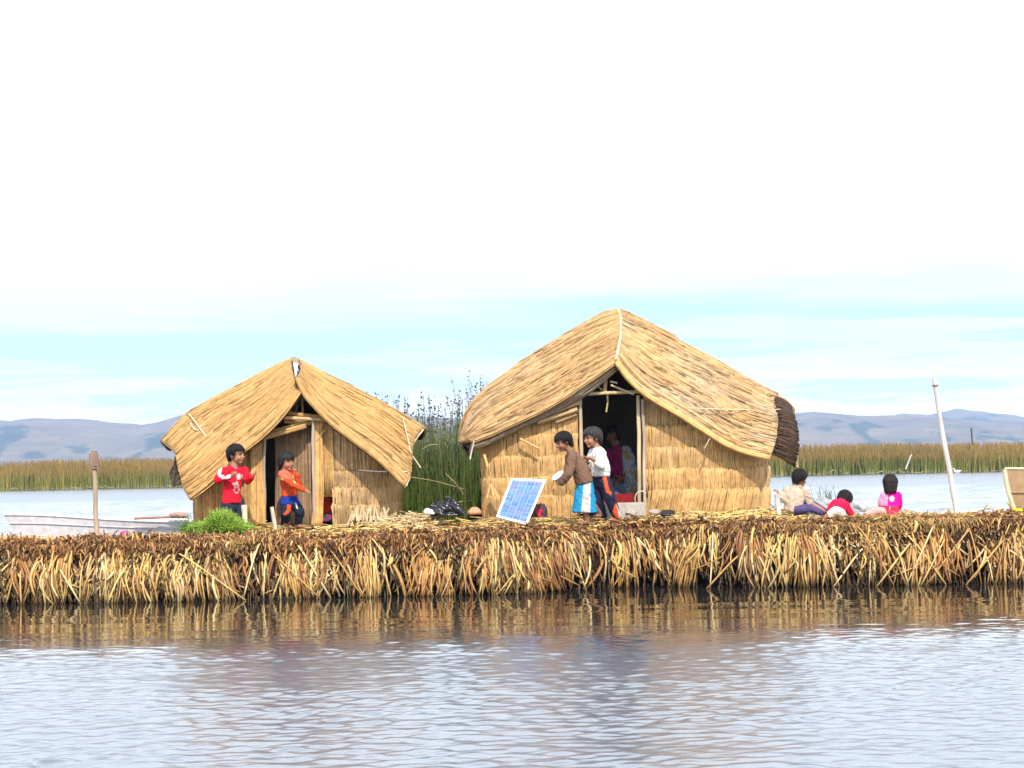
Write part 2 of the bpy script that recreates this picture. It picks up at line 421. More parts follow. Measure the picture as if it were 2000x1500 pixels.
# ------------------------------------------------------------------ hills
def hills():
    yr = 3600.0
    sil = [(-2600, 812), (-1800, 790), (-1200, 818), (-700, 800), (-300, 812), (0, 822), (31, 824), (48, 820), (77, 817), (130, 817), (168, 819), (240, 826), (283, 831), (312, 825), (370, 808), (450, 795), (560, 800), (680, 812), (808, 812), (905, 818), (1050, 812), (1250, 800), (1450, 806), (1550, 806), (1589, 804), (1625, 807), (1662, 811), (1703, 813), (1745, 811)]
    sil2 = [(1200, 845), (1500, 838), (1690, 822), (1720, 815), (1750, 810), (1763, 808), (1792, 809), (1815, 810), (1844, 803), (1865, 798), (1885, 802), (1901, 803), (1922, 807), (1956, 809), (1974, 811), (2000, 818), (2100, 822), (2400, 808), (2900, 815), (3600, 800), (4600, 830)]
    sil3 = sil + [(1900, 822), (2200, 830), (2800, 812), (3600, 826), (4600, 835)]
    for pts, yridge, y0 in ((sil3, 3600.0, 2500.0), (sil2, 4700.0, 3700.0)):
        S = np.array([at(x, y, yridge) for x, y in pts])
        xs = np.linspace(S[0, 0], S[-1, 0], 1100); zs = np.interp(xs, S[:, 0], S[:, 2]) + 1.6 * fbm1(xs * 0.02, 2, 4)
        rows = np.concatenate([np.linspace(-0.02, 1, 110), np.linspace(1.02, 1.25, 8)])
        G = np.zeros((len(xs), len(rows), 3)); C = np.zeros_like(G)
        for j, t in enumerate(rows):
            y = y0 + (yridge - y0) * t
            prof = sstep(-0.1, 1.0, t) ** 0.9 if t <= 1 else 1 - 1.3 * (t - 1)
            gul = (1 - abs(2 * min(t, 1) - 1)) * 26 * fbm2(xs * 0.0045 + 0.5 * t, t * 2.2 + 0 * xs, 6, 5)
            z = zs * prof + gul - (8 if t < 0 else 0)
            G[:, j] = np.stack([xs * (y / yridge) ** 0.6, np.full_like(xs, y), z], -1)
            f = fbm2(xs * 0.02, t * 9 + 0 * xs, 30, 5); g = fbm2(xs * 0.03, t * 8 + 0 * xs, 31, 5)
            base = np.array([0.17, 0.13, 0.075]) + f[:, None] * np.array([0.06, 0.03, 0.015])
            red = 0.6 * sstep(0.2, 0.5, g)[:, None]; base = base * (1 - red) + red * np.array([0.27, 0.16, 0.10])
            tr = (sstep(0.08, 0.25, fbm2(xs * 0.034, t * 8 + 0 * xs, 33, 6) + 0.5 * fbm2(xs * 0.008, t * 3 + 0 * xs, 34, 3) - 0.28 * t + 0.10))[:, None]
            C[:, j] = base * (1 - tr) + tr * np.array([0.035, 0.05, 0.025])
        mb = MB(); mb.grid(G, C)
        tag(mb.build('hills', M_hill), kind='structure')
hills()

# far shore land strip under the reed bed so that hills meet ground
mb = MB(); mb.add([[-4000, 210, 0.15], [4000, 210, 0.15], [4000, 2700, 0.3], [-4000, 2700, 0.3]], [[0, 1, 2, 3]], (0.10, 0.11, 0.04))
tag(mb.build('far_shore_ground', M_mud), kind='structure')

# ------------------------------------------------------------------ haze
def haze():
    mb = MB(); mb.box((0, 2350, 84), 11000, 5300, 176)
    mt = bpy.data.materials.new('haze_air'); mt.use_nodes = True; nt = mt.node_tree; nt.nodes.clear()
    out = nt.nodes.new('ShaderNodeOutputMaterial'); pv = nt.nodes.new('ShaderNodeVolumePrincipled')
    pv.inputs['Color'].default_value = (0.42, 0.62, 1.0, 1); pv.inputs['Density'].default_value = 0.00020
    pv.inputs['Anisotropy'].default_value = 0.0
    nt.links.new(pv.outputs['Volume'], out.inputs['Volume'])
    tag(mb.build('haze', mt, smooth=False), kind='stuff')
haze()

# ------------------------------------------------------------------ far reed bed
def far_reeds():
    mb = MB(); n = 34000
    X = R.uniform(-75, 75, n); d = R.random(n) ** 1.6 * 16
    Y = 178 + 3.0 * fbm1(X * 0.09, 41) + 1.2 * fbm1(X * 0.5, 42) + d
    h = (2.45 + 0.28 * fbm2(X * 0.16, Y * 0.1, 43)) * R.uniform(0.78, 1.08, n) * (0.72 + 0.28 * sstep(0, 3, d))
    lean = R.normal(0, 0.10, (n, 2)); w = R.uniform(0.022, 0.06, n)
    t = np.array([0, 0.35, 0.7, 1.0])
    P = np.stack([X[:, None] + lean[:, :1] * h[:, None] * t ** 1.6, Y[:, None] + lean[:, 1:] * h[:, None] * t ** 1.6, -0.2 + (h[:, None] + 0.2) * t], -1)
    g = np.clip(0.5 + 0.8 * fbm2(X * 0.12, Y * 0.2, 44) + R.normal(0, 0.22, n), 0, 1)[:, None]
    green = np.array([0.10, 0.135, 0.018]) * (1 - g) + np.array([0.30, 0.255, 0.045]) * g
    tipc = np.array([0.36, 0.19, 0.055]) * R.uniform(0.7, 1.2, (n, 1)) * np.array([0.85, 0.85, 0.8])
    basec = np.where(R.random((n, 1)) < 0.4, np.array([[0.42, 0.33, 0.14]]), green)
    C = np.stack([basec, green, green * 0.75 + tipc * 0.25, green * 0.15 + tipc * 0.85], 1)
    Wd = w[:, None] * np.array([1, 1, 0.8, 0.3])
    v, f, c = tubes(P, Wd, C, ref=np.array([0.0, -1, 0.1]), flat=0.3, sides=4, caps=False)
    mb.add(v, f, c)
    tag(mb.build('reed_bed', M_green), kind='stuff')
    # broken pale stalks lying at the foot of the bed
    mb = MB(); n = 320
    X = R.uniform(-70, 70, n); Y = 177.2 + 3.0 * fbm1(X * 0.09, 41) + R.uniform(-0.8, 1.5, n)
    a = R.uniform(0, 6.28, n); L = R.uniform(0.3, 0.9, n); el = R.uniform(0.02, 0.5, n)
    t = np.linspace(0, 1, 3)
    P = np.stack([X[:, None] + np.cos(a)[:, None] * L[:, None] * t, Y[:, None] + 0.4 * np.sin(a)[:, None] * L[:, None] * t, 0.02 + (el * L)[:, None] * t], -1)
    v, f, c = tubes(P, R.uniform(0.02, 0.05, n), np.array([0.36, 0.31, 0.17]) * R.uniform(0.6, 1.1, (n, 1)), sides=4); mb.add(v, f, c)
    tag(mb.build('fallen_reeds', M_straw), kind='stuff')
far_reeds()

# ------------------------------------------------------------------ island
STRAW = np.array([[0.60, 0.41, 0.17], [0.66, 0.49, 0.23], [0.52, 0.33, 0.12], [0.70, 0.56, 0.31], [0.45, 0.27, 0.10], [0.58, 0.43, 0.22]])
def straw_cols(n, sat=1.0, pal=STRAW, lo=0.72, hi=1.15):
    c = pal[R.integers(0, len(pal), n)] * R.uniform(lo, hi, (n, 1))
    return c

def island():
    xs = np.arange(-9.5, 9.51, 0.06)
    ts = np.concatenate([np.linspace(0, 1, 9)[:-1] * 0.5, np.linspace(0.5, 5.8, 60)])
    G = np.zeros((len(xs), 8 + len(ts) + 5, 3)); C = np.zeros_like(G)
    yw = Yw(xs); rz = rimz(xs)
    prof = [(-0.35, 0.40), (-0.05, 0.16), (0.10, 0.12), (0.25, 0.02), (0.42, -0.04), (0.60, -0.05), (0.78, 0.0), (0.92, 0.05)]
    for j, (s, oy) in enumerate(prof):
        z = rz * s if s > 0 else np.full_like(rz, s)
        G[:, j] = np.stack([xs, yw + oy + 0.09 * fbm2(xs * 2.2, 0 * xs + s * 6, 12) - 0.10 * np.minimum(fbm2(xs * 1.3, 0 * xs + (1 - s) * 2.4, 50), 0.1), z], -1)
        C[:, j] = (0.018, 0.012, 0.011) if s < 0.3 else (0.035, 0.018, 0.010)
    for j, t in enumerate(ts):
        y = yw + 0.09 + t
        z = gz(xs, y) * (1 - sstep(4.6, 5.8, t) * 0.5)
        # the island ends early at both sides of the huts
        G[:, 8 + j] = np.stack([xs, y, z], -1)
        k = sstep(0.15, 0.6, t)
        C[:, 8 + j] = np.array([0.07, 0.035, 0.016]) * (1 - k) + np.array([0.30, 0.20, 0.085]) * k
    for j in range(5):
        G[:, 8 + len(ts) + j] = G[:, 8 + len(ts) - 1] + np.array([0, 0.12 * (j + 1), 0]); G[:, 8 + len(ts) + j, 2] = G[:, 8 + len(ts) - 1, 2] * (1 - (j + 1) / 4) 
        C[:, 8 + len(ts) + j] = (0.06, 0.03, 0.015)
    left = 1 - sstep(HS['x0'] - 1.0, HS['x0'] - 0.1, xs); right = sstep(HB['x1'] + 0.2, HB['x1'] + 1.2, xs)
    for j in range(len(ts)):
        t = ts[j]
        dz = np.maximum(left, right) * sstep(1.7, 3.2, t) * 0.35
        G[:, 8 + j, 2] -= dz
    for e in (0, -1):     # close the ends down into the water
        G[e, :, 2] = np.minimum(G[e, :, 2], -0.3)
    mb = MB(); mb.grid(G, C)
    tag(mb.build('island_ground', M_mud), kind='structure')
island()

def cliff_pt(X, s):
    """a point on the island's front face; s = 0 at the rim, 1 at the water"""
    z = rimz(X) * (1 - s)
    oy = np.interp(1 - s, [0, 0.1, 0.25, 0.42, 0.6, 0.78, 0.92, 1.0], [0.14, 0.12, 0.02, -0.04, -0.05, 0.0, 0.05, 0.09])
    return np.stack([X, Yw(X) + oy, z], -1)

def wet(C, Z):
    k = sstep(0.0, 0.20, Z)[..., None]
    return C * (0.35 + 0.65 * k) + (1 - k) * np.array([0.010, 0.006, 0.008])

def fringe():
    mb = MB()
    XL, XR = -8.6, 8.6
    DK = np.array([[0.42, 0.26, 0.10], [0.30, 0.16, 0.06], [0.20, 0.10, 0.04], [0.52, 0.36, 0.16], [0.60, 0.46, 0.26], [0.25, 0.13, 0.05], [0.34, 0.20, 0.09]])
    PAL = np.array([[0.64, 0.43, 0.16], [0.74, 0.57, 0.29], [0.50, 0.28, 0.09], [0.36, 0.17, 0.06], [0.58, 0.41, 0.19], [0.68, 0.46, 0.15], [0.30, 0.14, 0.06]])
    # cut ends sticking out of the face; patches of the face are bare dark hollows
    n = 19000
    X = R.uniform(XL, XR, n); s = R.beta(1.25, 1.25, n) * 0.95 + 0.02
    hol = fbm2(X * 1.3, s * 2.4, 50, 3); keep = R.random(n) < sstep(0.0, 0.36, hol) * 0.92 + 0.08
    X, s = X[keep], s[keep]; n = len(X)
    p = cliff_pt(X, s); L = R.uniform(0.06, 0.24, n); k = np.linspace(0, 1, 4)
    lean = 0.35 * fbm1(X * 0.9, 51) + R.normal(0, 0.30, n); dr = R.uniform(-0.25, 1.4, n) + s * 0.7
    P = np.stack([p[:, :1] + (lean * L)[:, None] * k, p[:, 1:2] + 0.06 - (0.08 + 0.55 * L)[:, None] * k, p[:, 2:] + 0.03 - (dr * L)[:, None] * k ** 1.5], -1)
    P[..., 2] = np.maximum(P[..., 2], -0.06)
    C = DK[R.integers(0, len(DK), n)] * R.uniform(0.35, 1.15, (n, 1))
    pale = fbm2(X * 0.8, s * 3, 52)
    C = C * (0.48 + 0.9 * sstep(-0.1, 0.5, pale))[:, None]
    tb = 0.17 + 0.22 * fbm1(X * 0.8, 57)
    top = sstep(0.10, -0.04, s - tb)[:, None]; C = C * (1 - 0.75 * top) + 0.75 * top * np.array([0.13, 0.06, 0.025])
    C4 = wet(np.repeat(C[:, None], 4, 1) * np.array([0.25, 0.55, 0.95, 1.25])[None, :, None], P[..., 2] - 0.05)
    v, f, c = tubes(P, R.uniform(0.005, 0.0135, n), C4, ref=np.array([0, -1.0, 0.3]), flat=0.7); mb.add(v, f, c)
    # long hanging stalks in loose bunches
    n = 2900
    nb = 84; bx = R.uniform(XL, XR, nb); bl = R.uniform(0.45, 1.15, nb); bs = 0.06 + 0.36 * R.random(nb); bl_lean = R.normal(0, 0.13, nb); bw = R.uniform(0.03, 0.13, nb); bc = R.integers(0, len(PAL), nb)
    b = R.integers(0, nb, n); solo = R.random(n) < 0.22
    X = np.where(solo, R.uniform(XL, XR, n), bx[b] + R.normal(0, 1, n) * bw[b])
    s = np.where(solo, R.uniform(0, 0.5, n), np.clip(bs[b] + R.normal(0, 0.07, n), 0, 0.7))
    Lf = np.where(solo, R.uniform(0.12, 0.6, n), bl[b] * R.uniform(0.5, 1.0, n))
    lean = np.where(solo, R.normal(0, 0.38, n), bl_lean[b] + R.normal(0, 0.08, n) + (X - bx[b]) * 0.5)
    X = np.clip(X, XL, XR)
    p = cliff_pt(X, s); fall = np.minimum(Lf * 0.85, p[:, 2] + R.uniform(-0.02, 0.06, n))
    k = np.linspace(0, 1, 7)
    out = R.uniform(0.05, 0.19, n)
    oy = np.interp(k, [0, 0.2, 0.5, 1], [0.03, -0.6, -1.0, -0.85])
    bend = R.normal(0, 0.04, n)
    P = np.stack([p[:, :1] + (lean * fall)[:, None] * k + bend[:, None] * np.sin(k * 3.1),
                  p[:, 1:2] + out[:, None] * oy[None], p[:, 2:] + 0.04 * np.sin(np.minimum(k * 4, 3.14)) * (s < 0.2)[:, None] - fall[:, None] * k ** 1.15], -1)
    # some stalks are snapped and kink sideways below the break
    kink = R.random(n) < 0.10; kx = R.normal(0, 0.6, n); k2 = np.clip(k - 0.55, 0, 1)
    P[kink, :, 0] += (kx * fall)[kink, None] * k2[None]; P[kink, :, 2] += (0.5 * fall)[kink, None] * k2[None]
    pick = np.where(R.random(n) < 0.6, bc[b], R.integers(0, len(PAL), n))
    C = PAL[pick] * R.uniform(0.65, 1.15, (n, 1))
    warm = sstep(0.1, 0.5, fbm1(bx[b] * 0.7, 55)) * (~solo)
    C = C * (1 - 0.45 * warm[:, None]) + 0.45 * warm[:, None] * np.array([0.48, 0.22, 0.07])
    C7 = wet(np.repeat(C[:, None], 7, 1), P[..., 2] + 0.10)
    Wd = (R.uniform(0.006, 0.015, n) * np.where(R.random(n) < 0.12, 1.6, 1.0))[:, None] * np.interp(k, [0, 0.1, 0.8, 1], [0.8, 1, 0.95, 0.6])
    v, f, c = tubes(P, Wd, C7, ref=np.array([0.2, -1.0, 0.2]), flat=0.55); mb.add(v, f, c)
    # arching stalks bending over into the water here and there
    n = 80
    X = R.uniform(XL, XR, n); s = R.uniform(0.0, 0.5, n); p = cliff_pt(X, s); k = np.linspace(0, 1, 10)
    sw = R.normal(0, 0.30, n); out = R.uniform(0.12, 0.3, n)
    P = np.stack([p[:, :1] + sw[:, None] * k ** 1.8, p[:, 1:2] - out[:, None] * np.sin(k * 1.8), p[:, 2:] + 0.06 * np.sin(k * 3.1) - (p[:, 2:] + 0.0) * k ** 1.7], -1)
    C = PAL[R.integers(0, 3, n)] * R.uniform(0.8, 1.1, (n, 1))
    v, f, c = tubes(P, R.uniform(0.007, 0.012, n), wet(np.repeat(C[:, None], 10, 1), P[..., 2] + 0.12), ref=np.array([0, -1.0, 0.2])); mb.add(v, f, c)
    # dark rotten layer along the rim: short curled bits, some standing up, heaped in clumps
    n = 21000
    X = R.uniform(XL, XR, n); t = np.where(R.random(n) < 0.4, R.uniform(-0.05, 0.05, n), R.beta(1.1, 2.6, n) * 0.75 - 0.05)
    Y = Yw(X) + 0.05 + t; thick = 0.08 + 0.20 * sstep(-0.5, 0.6, fbm1(X * 0.9, 58))
    z = np.where(t > 0.05, gz(X, Y), rimz(X) - 0.01 - thick * R.random(n) ** 1.5)
    Y = np.where(t > 0.05, Y, Y - 0.03)
    clump = sstep(0.0, 0.5, fbm2(X * 1.6, t * 2, 61)); L = R.uniform(0.03, 0.15, n)
    a = R.uniform(0, 6.28, n); el = np.where(t < 0.05, -R.uniform(0.2, 1.5, n), R.normal(0.12, 0.5, n)); a = np.where(t < 0.05, R.normal(-1.57, 0.9, n), a); k = np.linspace(0, 1, 3)
    P = np.stack([X[:, None] + (np.cos(a) * np.cos(el) * L)[:, None] * k, Y[:, None] + (np.sin(a) * np.cos(el) * L)[:, None] * k * 0.8,
                  (z + 0.003 + R.random(n) * (0.02 + 0.07 * clump))[:, None] + (np.sin(el) * L)[:, None] * k - 0.25 * L[:, None] * k * k], -1)
    BR = np.array([[0.16, 0.07, 0.025], [0.26, 0.12, 0.045], [0.09, 0.04, 0.018], [0.36, 0.19, 0.065], [0.46, 0.28, 0.10], [0.13, 0.05, 0.022]])
    C = BR[R.integers(0, len(BR), n)] * R.uniform(0.6, 1.3, (n, 1))
    gold = sstep(0.1, 0.5, fbm2(X * 0.7 + 5, t, 63) + 0.12 * sstep(0, 3, X))[:, None] * 0.55
    C = C * (1 - gold) + gold * np.array([0.55, 0.36, 0.13]) * R.uniform(0.5, 1.1, (n, 1))
    v, f, c = tubes(P, R.uniform(0.005, 0.014, n), C, flat=0.6); mb.add(v, f, c)
    # upright brown stubble, thickest on the outer left
    n = 900; X = np.where(R.random(n) < 0.65, R.uniform(XL, -2.4, n), R.uniform(-2.4, XR, n)); Y = Yw(X) + R.uniform(0.0, 0.35, n)
    h = R.uniform(0.05, 0.15, n) * np.where(X < -2.4, 1.0, 0.6); k = np.linspace(0, 1, 3); z = gz(X, Y) - 0.02
    P = np.stack([X[:, None] + R.normal(0, 0.025, (n, 1)) * k, Y[:, None] + R.normal(0, 0.02, (n, 1)) * k, z[:, None] + h[:, None] * k], -1)
    v, f, c = tubes(P, R.uniform(0.006, 0.013, n), BR[R.integers(0, len(BR), n)] * R.uniform(0.8, 1.5, (n, 1)), flat=0.7); mb.add(v, f, c)
    tag(mb.build('reed_fringe', M_straw), kind='stuff')

    # loose golden straw strewn over the top
    mb = MB(); n = 9000
    X = R.uniform(-6.5, 6.5, n); Yr = Yw(X)
    t = R.uniform(0.28, 2.3, n); Y = Yr + t; z = gz(X, Y)
    pxx = proj(np.stack([X, Y, z], -1))[0]
    w = np.interp(pxx, [-200, 350, 480, 560, 640, 780, 860, 1000, 1080, 1150, 1500, 1620, 1760, 2300], [0.15, 0.15, 0.6, 0.4, 0.3, 0.8, 0.5, 0.4, 0.9, 1.0, 1.0, 0.6, 0.15, 0.15])
    keep = R.random(n) < w; X, Y, z = X[keep], Y[keep], z[keep]; n = len(X)
    L = R.uniform(0.08, 0.34, n); a = R.uniform(0, 6.28, n); el = np.abs(R.normal(0.05, 0.16, n)); k = np.linspace(0, 1, 4)
    P = np.stack([X[:, None] + (np.cos(a) * L)[:, None] * k, Y[:, None] + (np.sin(a) * L)[:, None] * k, (z + 0.006 + 0.04 * R.random(n))[:, None] + (el * L)[:, None] * k - 0.10 * L[:, None] * k * k], -1)
    PY = np.array([[0.72, 0.53, 0.18], [0.66, 0.44, 0.13], [0.76, 0.62, 0.30], [0.52, 0.34, 0.12], [0.60, 0.42, 0.18]])
    C = PY[R.integers(0, len(PY), n)] * R.uniform(0.7, 1.1, (n, 1))
    v, f, c = tubes(P, R.uniform(0.006, 0.014, n), C, ref=np.array([0, 0, 1.0]), flat=0.6); mb.add(v, f, c)
    tag(mb.build('straw_litter', M_straw), kind='stuff')
fringe()

# ------------------------------------------------------------------ huts
ROOFP = np.array([[0.64, 0.435, 0.20], [0.60, 0.39, 0.165], [0.69, 0.49, 0.25], [0.55, 0.35, 0.15], [0.62, 0.42, 0.20], [0.51, 0.325, 0.145]])
GREYP = np.array([[0.36, 0.28, 0.19], [0.30, 0.22, 0.15], [0.42, 0.34, 0.24], [0.25, 0.18, 0.12]])
WALLP = np.array([[0.66, 0.45, 0.195], [0.63, 0.41, 0.17], [0.69, 0.48, 0.225], [0.60, 0.385, 0.16], [0.65, 0.445, 0.205]])
OLDP = np.array([[0.47, 0.34, 0.18], [0.42, 0.29, 0.16], [0.53, 0.39, 0.21], [0.38, 0.25, 0.13], [0.57, 0.40, 0.18]])

ROOFP = ROOFP * np.array([0.88, 0.81, 0.78]); WALLP = WALLP * np.array([0.87, 0.79, 0.72]); OLDP = OLDP * np.array([1.0, 0.92, 0.86])

def pts(*a):
    """(px, py, Y) triples measured on the photo -> points of the place"""
    return np.array([at(*t) for t in a])

def line3(pl, Ya, Yb, k=1.0):
    t = np.linspace(0, 1, len(pl)) ** k
    return np.array([at(x, y, Ya + (Yb - Ya) * s) for (x, y), s in zip(pl, t)])

def thatch(P, n, pal, Lr=(0.25, 0.7), w=(0.005, 0.011), seed=0, base=(0.44, 0.30, 0.13), h=0.024, rows=0, grey=0.0, loose=0.0, flip=False):
    mb = MB(); n = int(n * 1.7)
    u, v = np.meshgrid(np.linspace(0, 1, 40), np.linspace(0, 1, 26), indexing='ij')
    for hh in (-0.035, -0.012):
        g, _ = P(u, v, np.full(u.shape, hh) + 0.012 * fbm2(u * 4, v * 22, seed))
        mb.grid(g, np.asarray(base) if hh > -0.03 else np.array([0.05, 0.035, 0.02]))  # inner sheet painted near black to imitate the unlit interior
    L = R.uniform(*Lr, n); us = R.uniform(-0.25, 1.0, n)
    if rows:
        us = (np.floor(R.uniform(0, 1, n) * rows) / rows) - 0.06 + R.normal(0, 0.025, n)
        L = 1.25 / rows * R.uniform(0.8, 1.2, n)
    vs = R.uniform(0, 1, n)
    K = 6; k = np.linspace(0, 1, K)
    uu = np.clip(us[:, None] + L[:, None] * k, 0, 1 + 0.02 * R.random((n, 1)))
    uu = np.minimum(uu, 1.0)
    ok = (uu[:, -1] - uu[:, 0]) > 0.04
    uu, vs, us = uu[ok], vs[ok], us[ok]; n = len(vs)
    vv = np.clip(vs[:, None] + R.normal(0, 0.012, (n, 1)) * k + 0.006 * np.sin(k * 5 + R.random((n, 1)) * 6), 0, 1)
    lay = R.random((n, 1)) * h
    hh = lay + 0.014 * fbm2(uu * 5, vv * 16, seed + 3) + loose * (R.random((n, 1)) < 0.04) * k ** 2 * 0.25
    p, nn = P(uu, vv, hh)
    C = pal[R.integers(0, len(pal), n)] * R.uniform(0.8, 1.1, (n, 1))
    C = C * (0.92 + 0.28 * fbm2(us * 3, vs * 9, seed + 5))[:, None]
    dark = R.random(n) < 0.06; C[dark] *= 0.74
    if grey:      # weathered patches, greyer towards the eave
        gm = (grey * sstep(0.0, 0.45, fbm2(us * 3.5, vs * 2.6, seed + 8, 4) + 0.25 * (us - 0.5)))[:, None]
        C = C * (1 - gm) + gm * np.array([0.47, 0.375, 0.26]) * R.uniform(0.75, 1.15, (n, 1))
    C = np.repeat(C[:, None], K, 1) * np.interp(k, [0, 0.1, 0.9, 1], [0.85, 1, 1, 0.9])[None, :, None]
    W_ = R.uniform(*w, n)
    vtx, f, c = tubes(p, W_, C, ref=nn, flat=0.55); mb.add(vtx, f, c)
    return mb

def edge_roll(mb, curve, r, pal, n=26, wob=0.01, r2=0.009):
    """a thick bound bundle of reeds following an edge"""
    c = smoothcurve(curve, 30); K = len(c)
    T = nrm(np.gradient(c, axis=0)); A = nrm(np.cross(T, [0, 0.3, 1.0])); B = np.cross(A, T)
    s = np.linspace(0, 1, K)
    rr = r * (0.85 + 0.3 * np.abs(fbm1(s * 9, int(R.integers(99)))))
    a = R.uniform(0, 6.28, n); d = np.sqrt(R.uniform(0.3, 1, n))
    P = c[None] + (np.cos(a) * d)[:, None, None] * (A * rr[:, None])[None] + (np.sin(a) * d)[:, None, None] * (B * rr[:, None])[None]
    C = pal[R.integers(0, len(pal), n)] * R.uniform(0.8, 1.15, (n, 1))
    v, f, cc = tubes(P, np.full(n, r2 * 1.2), C, flat=0.9); mb.add(v, f, cc)
    return mb

def wall_mesh(plan, topf, levels, pal, seed=0, base=(0.48, 0.33, 0.14), dens=1.0, lean0=0.0, bul=0.05, greyx=None):
    """a mat wall: bands of upright reeds, each band bulging out over the foot of the one above"""
    mb = MB(); plan = np.asarray(plan, float)
    seg = np.concatenate([[0], np.cumsum(np.linalg.norm(np.diff(plan, axis=0), axis=1))]); Lt = seg[-1]
    def xy(s): return np.stack([np.interp(s, seg, plan[:, 0]), np.interp(s, seg, plan[:, 1])], -1)
    def nor(s):
        d = xy(np.minimum(s + 0.05, Lt)) - xy(np.maximum(s - 0.05, 0)); d = nrm(d)
        return np.stack([d[..., 1], -d[..., 0]], -1)
    ss = np.linspace(0, Lt, 60); p = xy(ss); n_ = nor(ss)
    tz = topf(p[:, 0], p[:, 1]); kk = np.linspace(0, 1, 12)
    z0 = levels[0] - 0.1
    for off in (-0.02, 0.0):
        G = np.stack([p[:, None, 0] + off * n_[:, None, 0] + 0 * kk, p[:, None, 1] + off * n_[:, None, 1] + 0 * kk, z0 + (tz[:, None] - z0) * kk], -1)
        mb.grid(G, np.asarray(base) if off >= 0 else np.array([0.045, 0.03, 0.018]))  # inside face coloured near black, standing in for the shade indoors
    lv = list(levels) + [None]
    for j in range(len(levels)):
        n = int(Lt / 0.0042 * dens); s = R.uniform(0, Lt, n); q = xy(s); nn = nor(s); top = topf(q[:, 0], q[:, 1])
        last = j == len(levels) - 1
        zb = levels[j] - 0.06 - 0.04 * R.random(n)
        zt = top - 0.015 if last else levels[j + 1] + R.normal(0, 0.007, n) + 0.02 * fbm1(s * 3, seed + j)
        zt = np.minimum(zt, top); ok = zt - zb > 0.07
        s, q, nn, zb, zt = s[ok], q[ok], nn[ok], zb[ok], zt[ok]; n = len(s)
        if n == 0: continue
        k = np.array([0, 0.25, 0.5, 0.75, 0.92, 1.0])
        o = np.interp(k, [0, 0.25, 0.5, 0.75, 0.92, 1], [0.1, 0.5, 0.85, 1.0, 0.95, 0.55]) * (bul if not last else bul * 0.3)
        puff = 0.75 + 0.5 * fbm1(s * 2.5, seed + 20 + j)
        off = 0.006 + o[None] * puff[:, None] + R.uniform(0, 0.009, (n, 1))
        ln = R.normal(0, 0.03, n) + (lean0 if j == 0 else 0)
        tang = np.stack([-nn[:, 1], nn[:, 0]], -1)
        P = np.concatenate([q[:, None, :] + nn[:, None, :] * off[..., None] + tang[:, None, :] * (ln[:, None] * (k - 0.5) * 0.8)[..., None], (zb[:, None] + (zt - zb)[:, None] * k)[..., None]], -1)
        g = sstep(-0.05, 0.5, fbm2(s * 1.1, s * 0 + j * 1.7, seed + 40))[:, None] * 0.75
        if greyx is not None: g = np.maximum(g, sstep(greyx[0], greyx[1], q[:, 0])[:, None] * 0.8)
        C = pal[R.integers(0, len(pal), n)] * (1 - g) + OLDP[R.integers(0, len(OLDP), n)] * g
        C = C * R.uniform(0.86, 1.06, (n, 1)) * (0.95 + 0.25 * fbm1(s * 7, seed + 60 + j))[:, None]
        C = np.repeat(C[:, None], len(k), 1)
        C = C * np.interp(k, [0, 0.9, 1], [0.95, 1.0, 1.12])[None, :, None]
        nr3 = np.concatenate([nn, np.zeros((n, 1))], -1)
        v, f, c = tubes(P, R.uniform(0.005, 0.011, n), C, ref=nr3, flat=0.6); mb.add(v, f, c)
    return mb

def pole(name, a, b, r, col, parent, knots=True, r1=None, sides=10):
    mb = MB(); n = 14; t = np.linspace(0, 1, n); p = np.asarray(a) + (np.asarray(b) - np.asarray(a)) * t[:, None]
    L = np.linalg.norm(np.asarray(b) - np.asarray(a))
    p = p + 0.012 * min(L, 1) * np.stack([fbm1(t * 3, int(R.integers(99))), fbm1(t * 3, int(R.integers(99))), 0 * t], -1)
    rr = (r + ((r1 if r1 else r) - r) * t) * (1 + 0.08 * fbm1(t * 6, int(R.integers(99))))
    C = np.asarray(col)[None] * (1 + 0.22 * fbm1(t * 5, int(R.integers(99))))[:, None]
    tube(mb, p, rr, C[None], sides=sides)
    return mb.build(name, M_wood, parent)

def rope(name, P, r, col, parent=None, sag=0.0, origin=None):
    mb = MB(); P = np.asarray(P, float); q = poly(P, np.linspace(0, 1, 16)); q[:, 2] -= sag * np.sin(np.linspace(0, np.pi, 16))
    tube(mb, q, r, col, sides=6)
    return mb.build(name, M_rope, parent, origin)

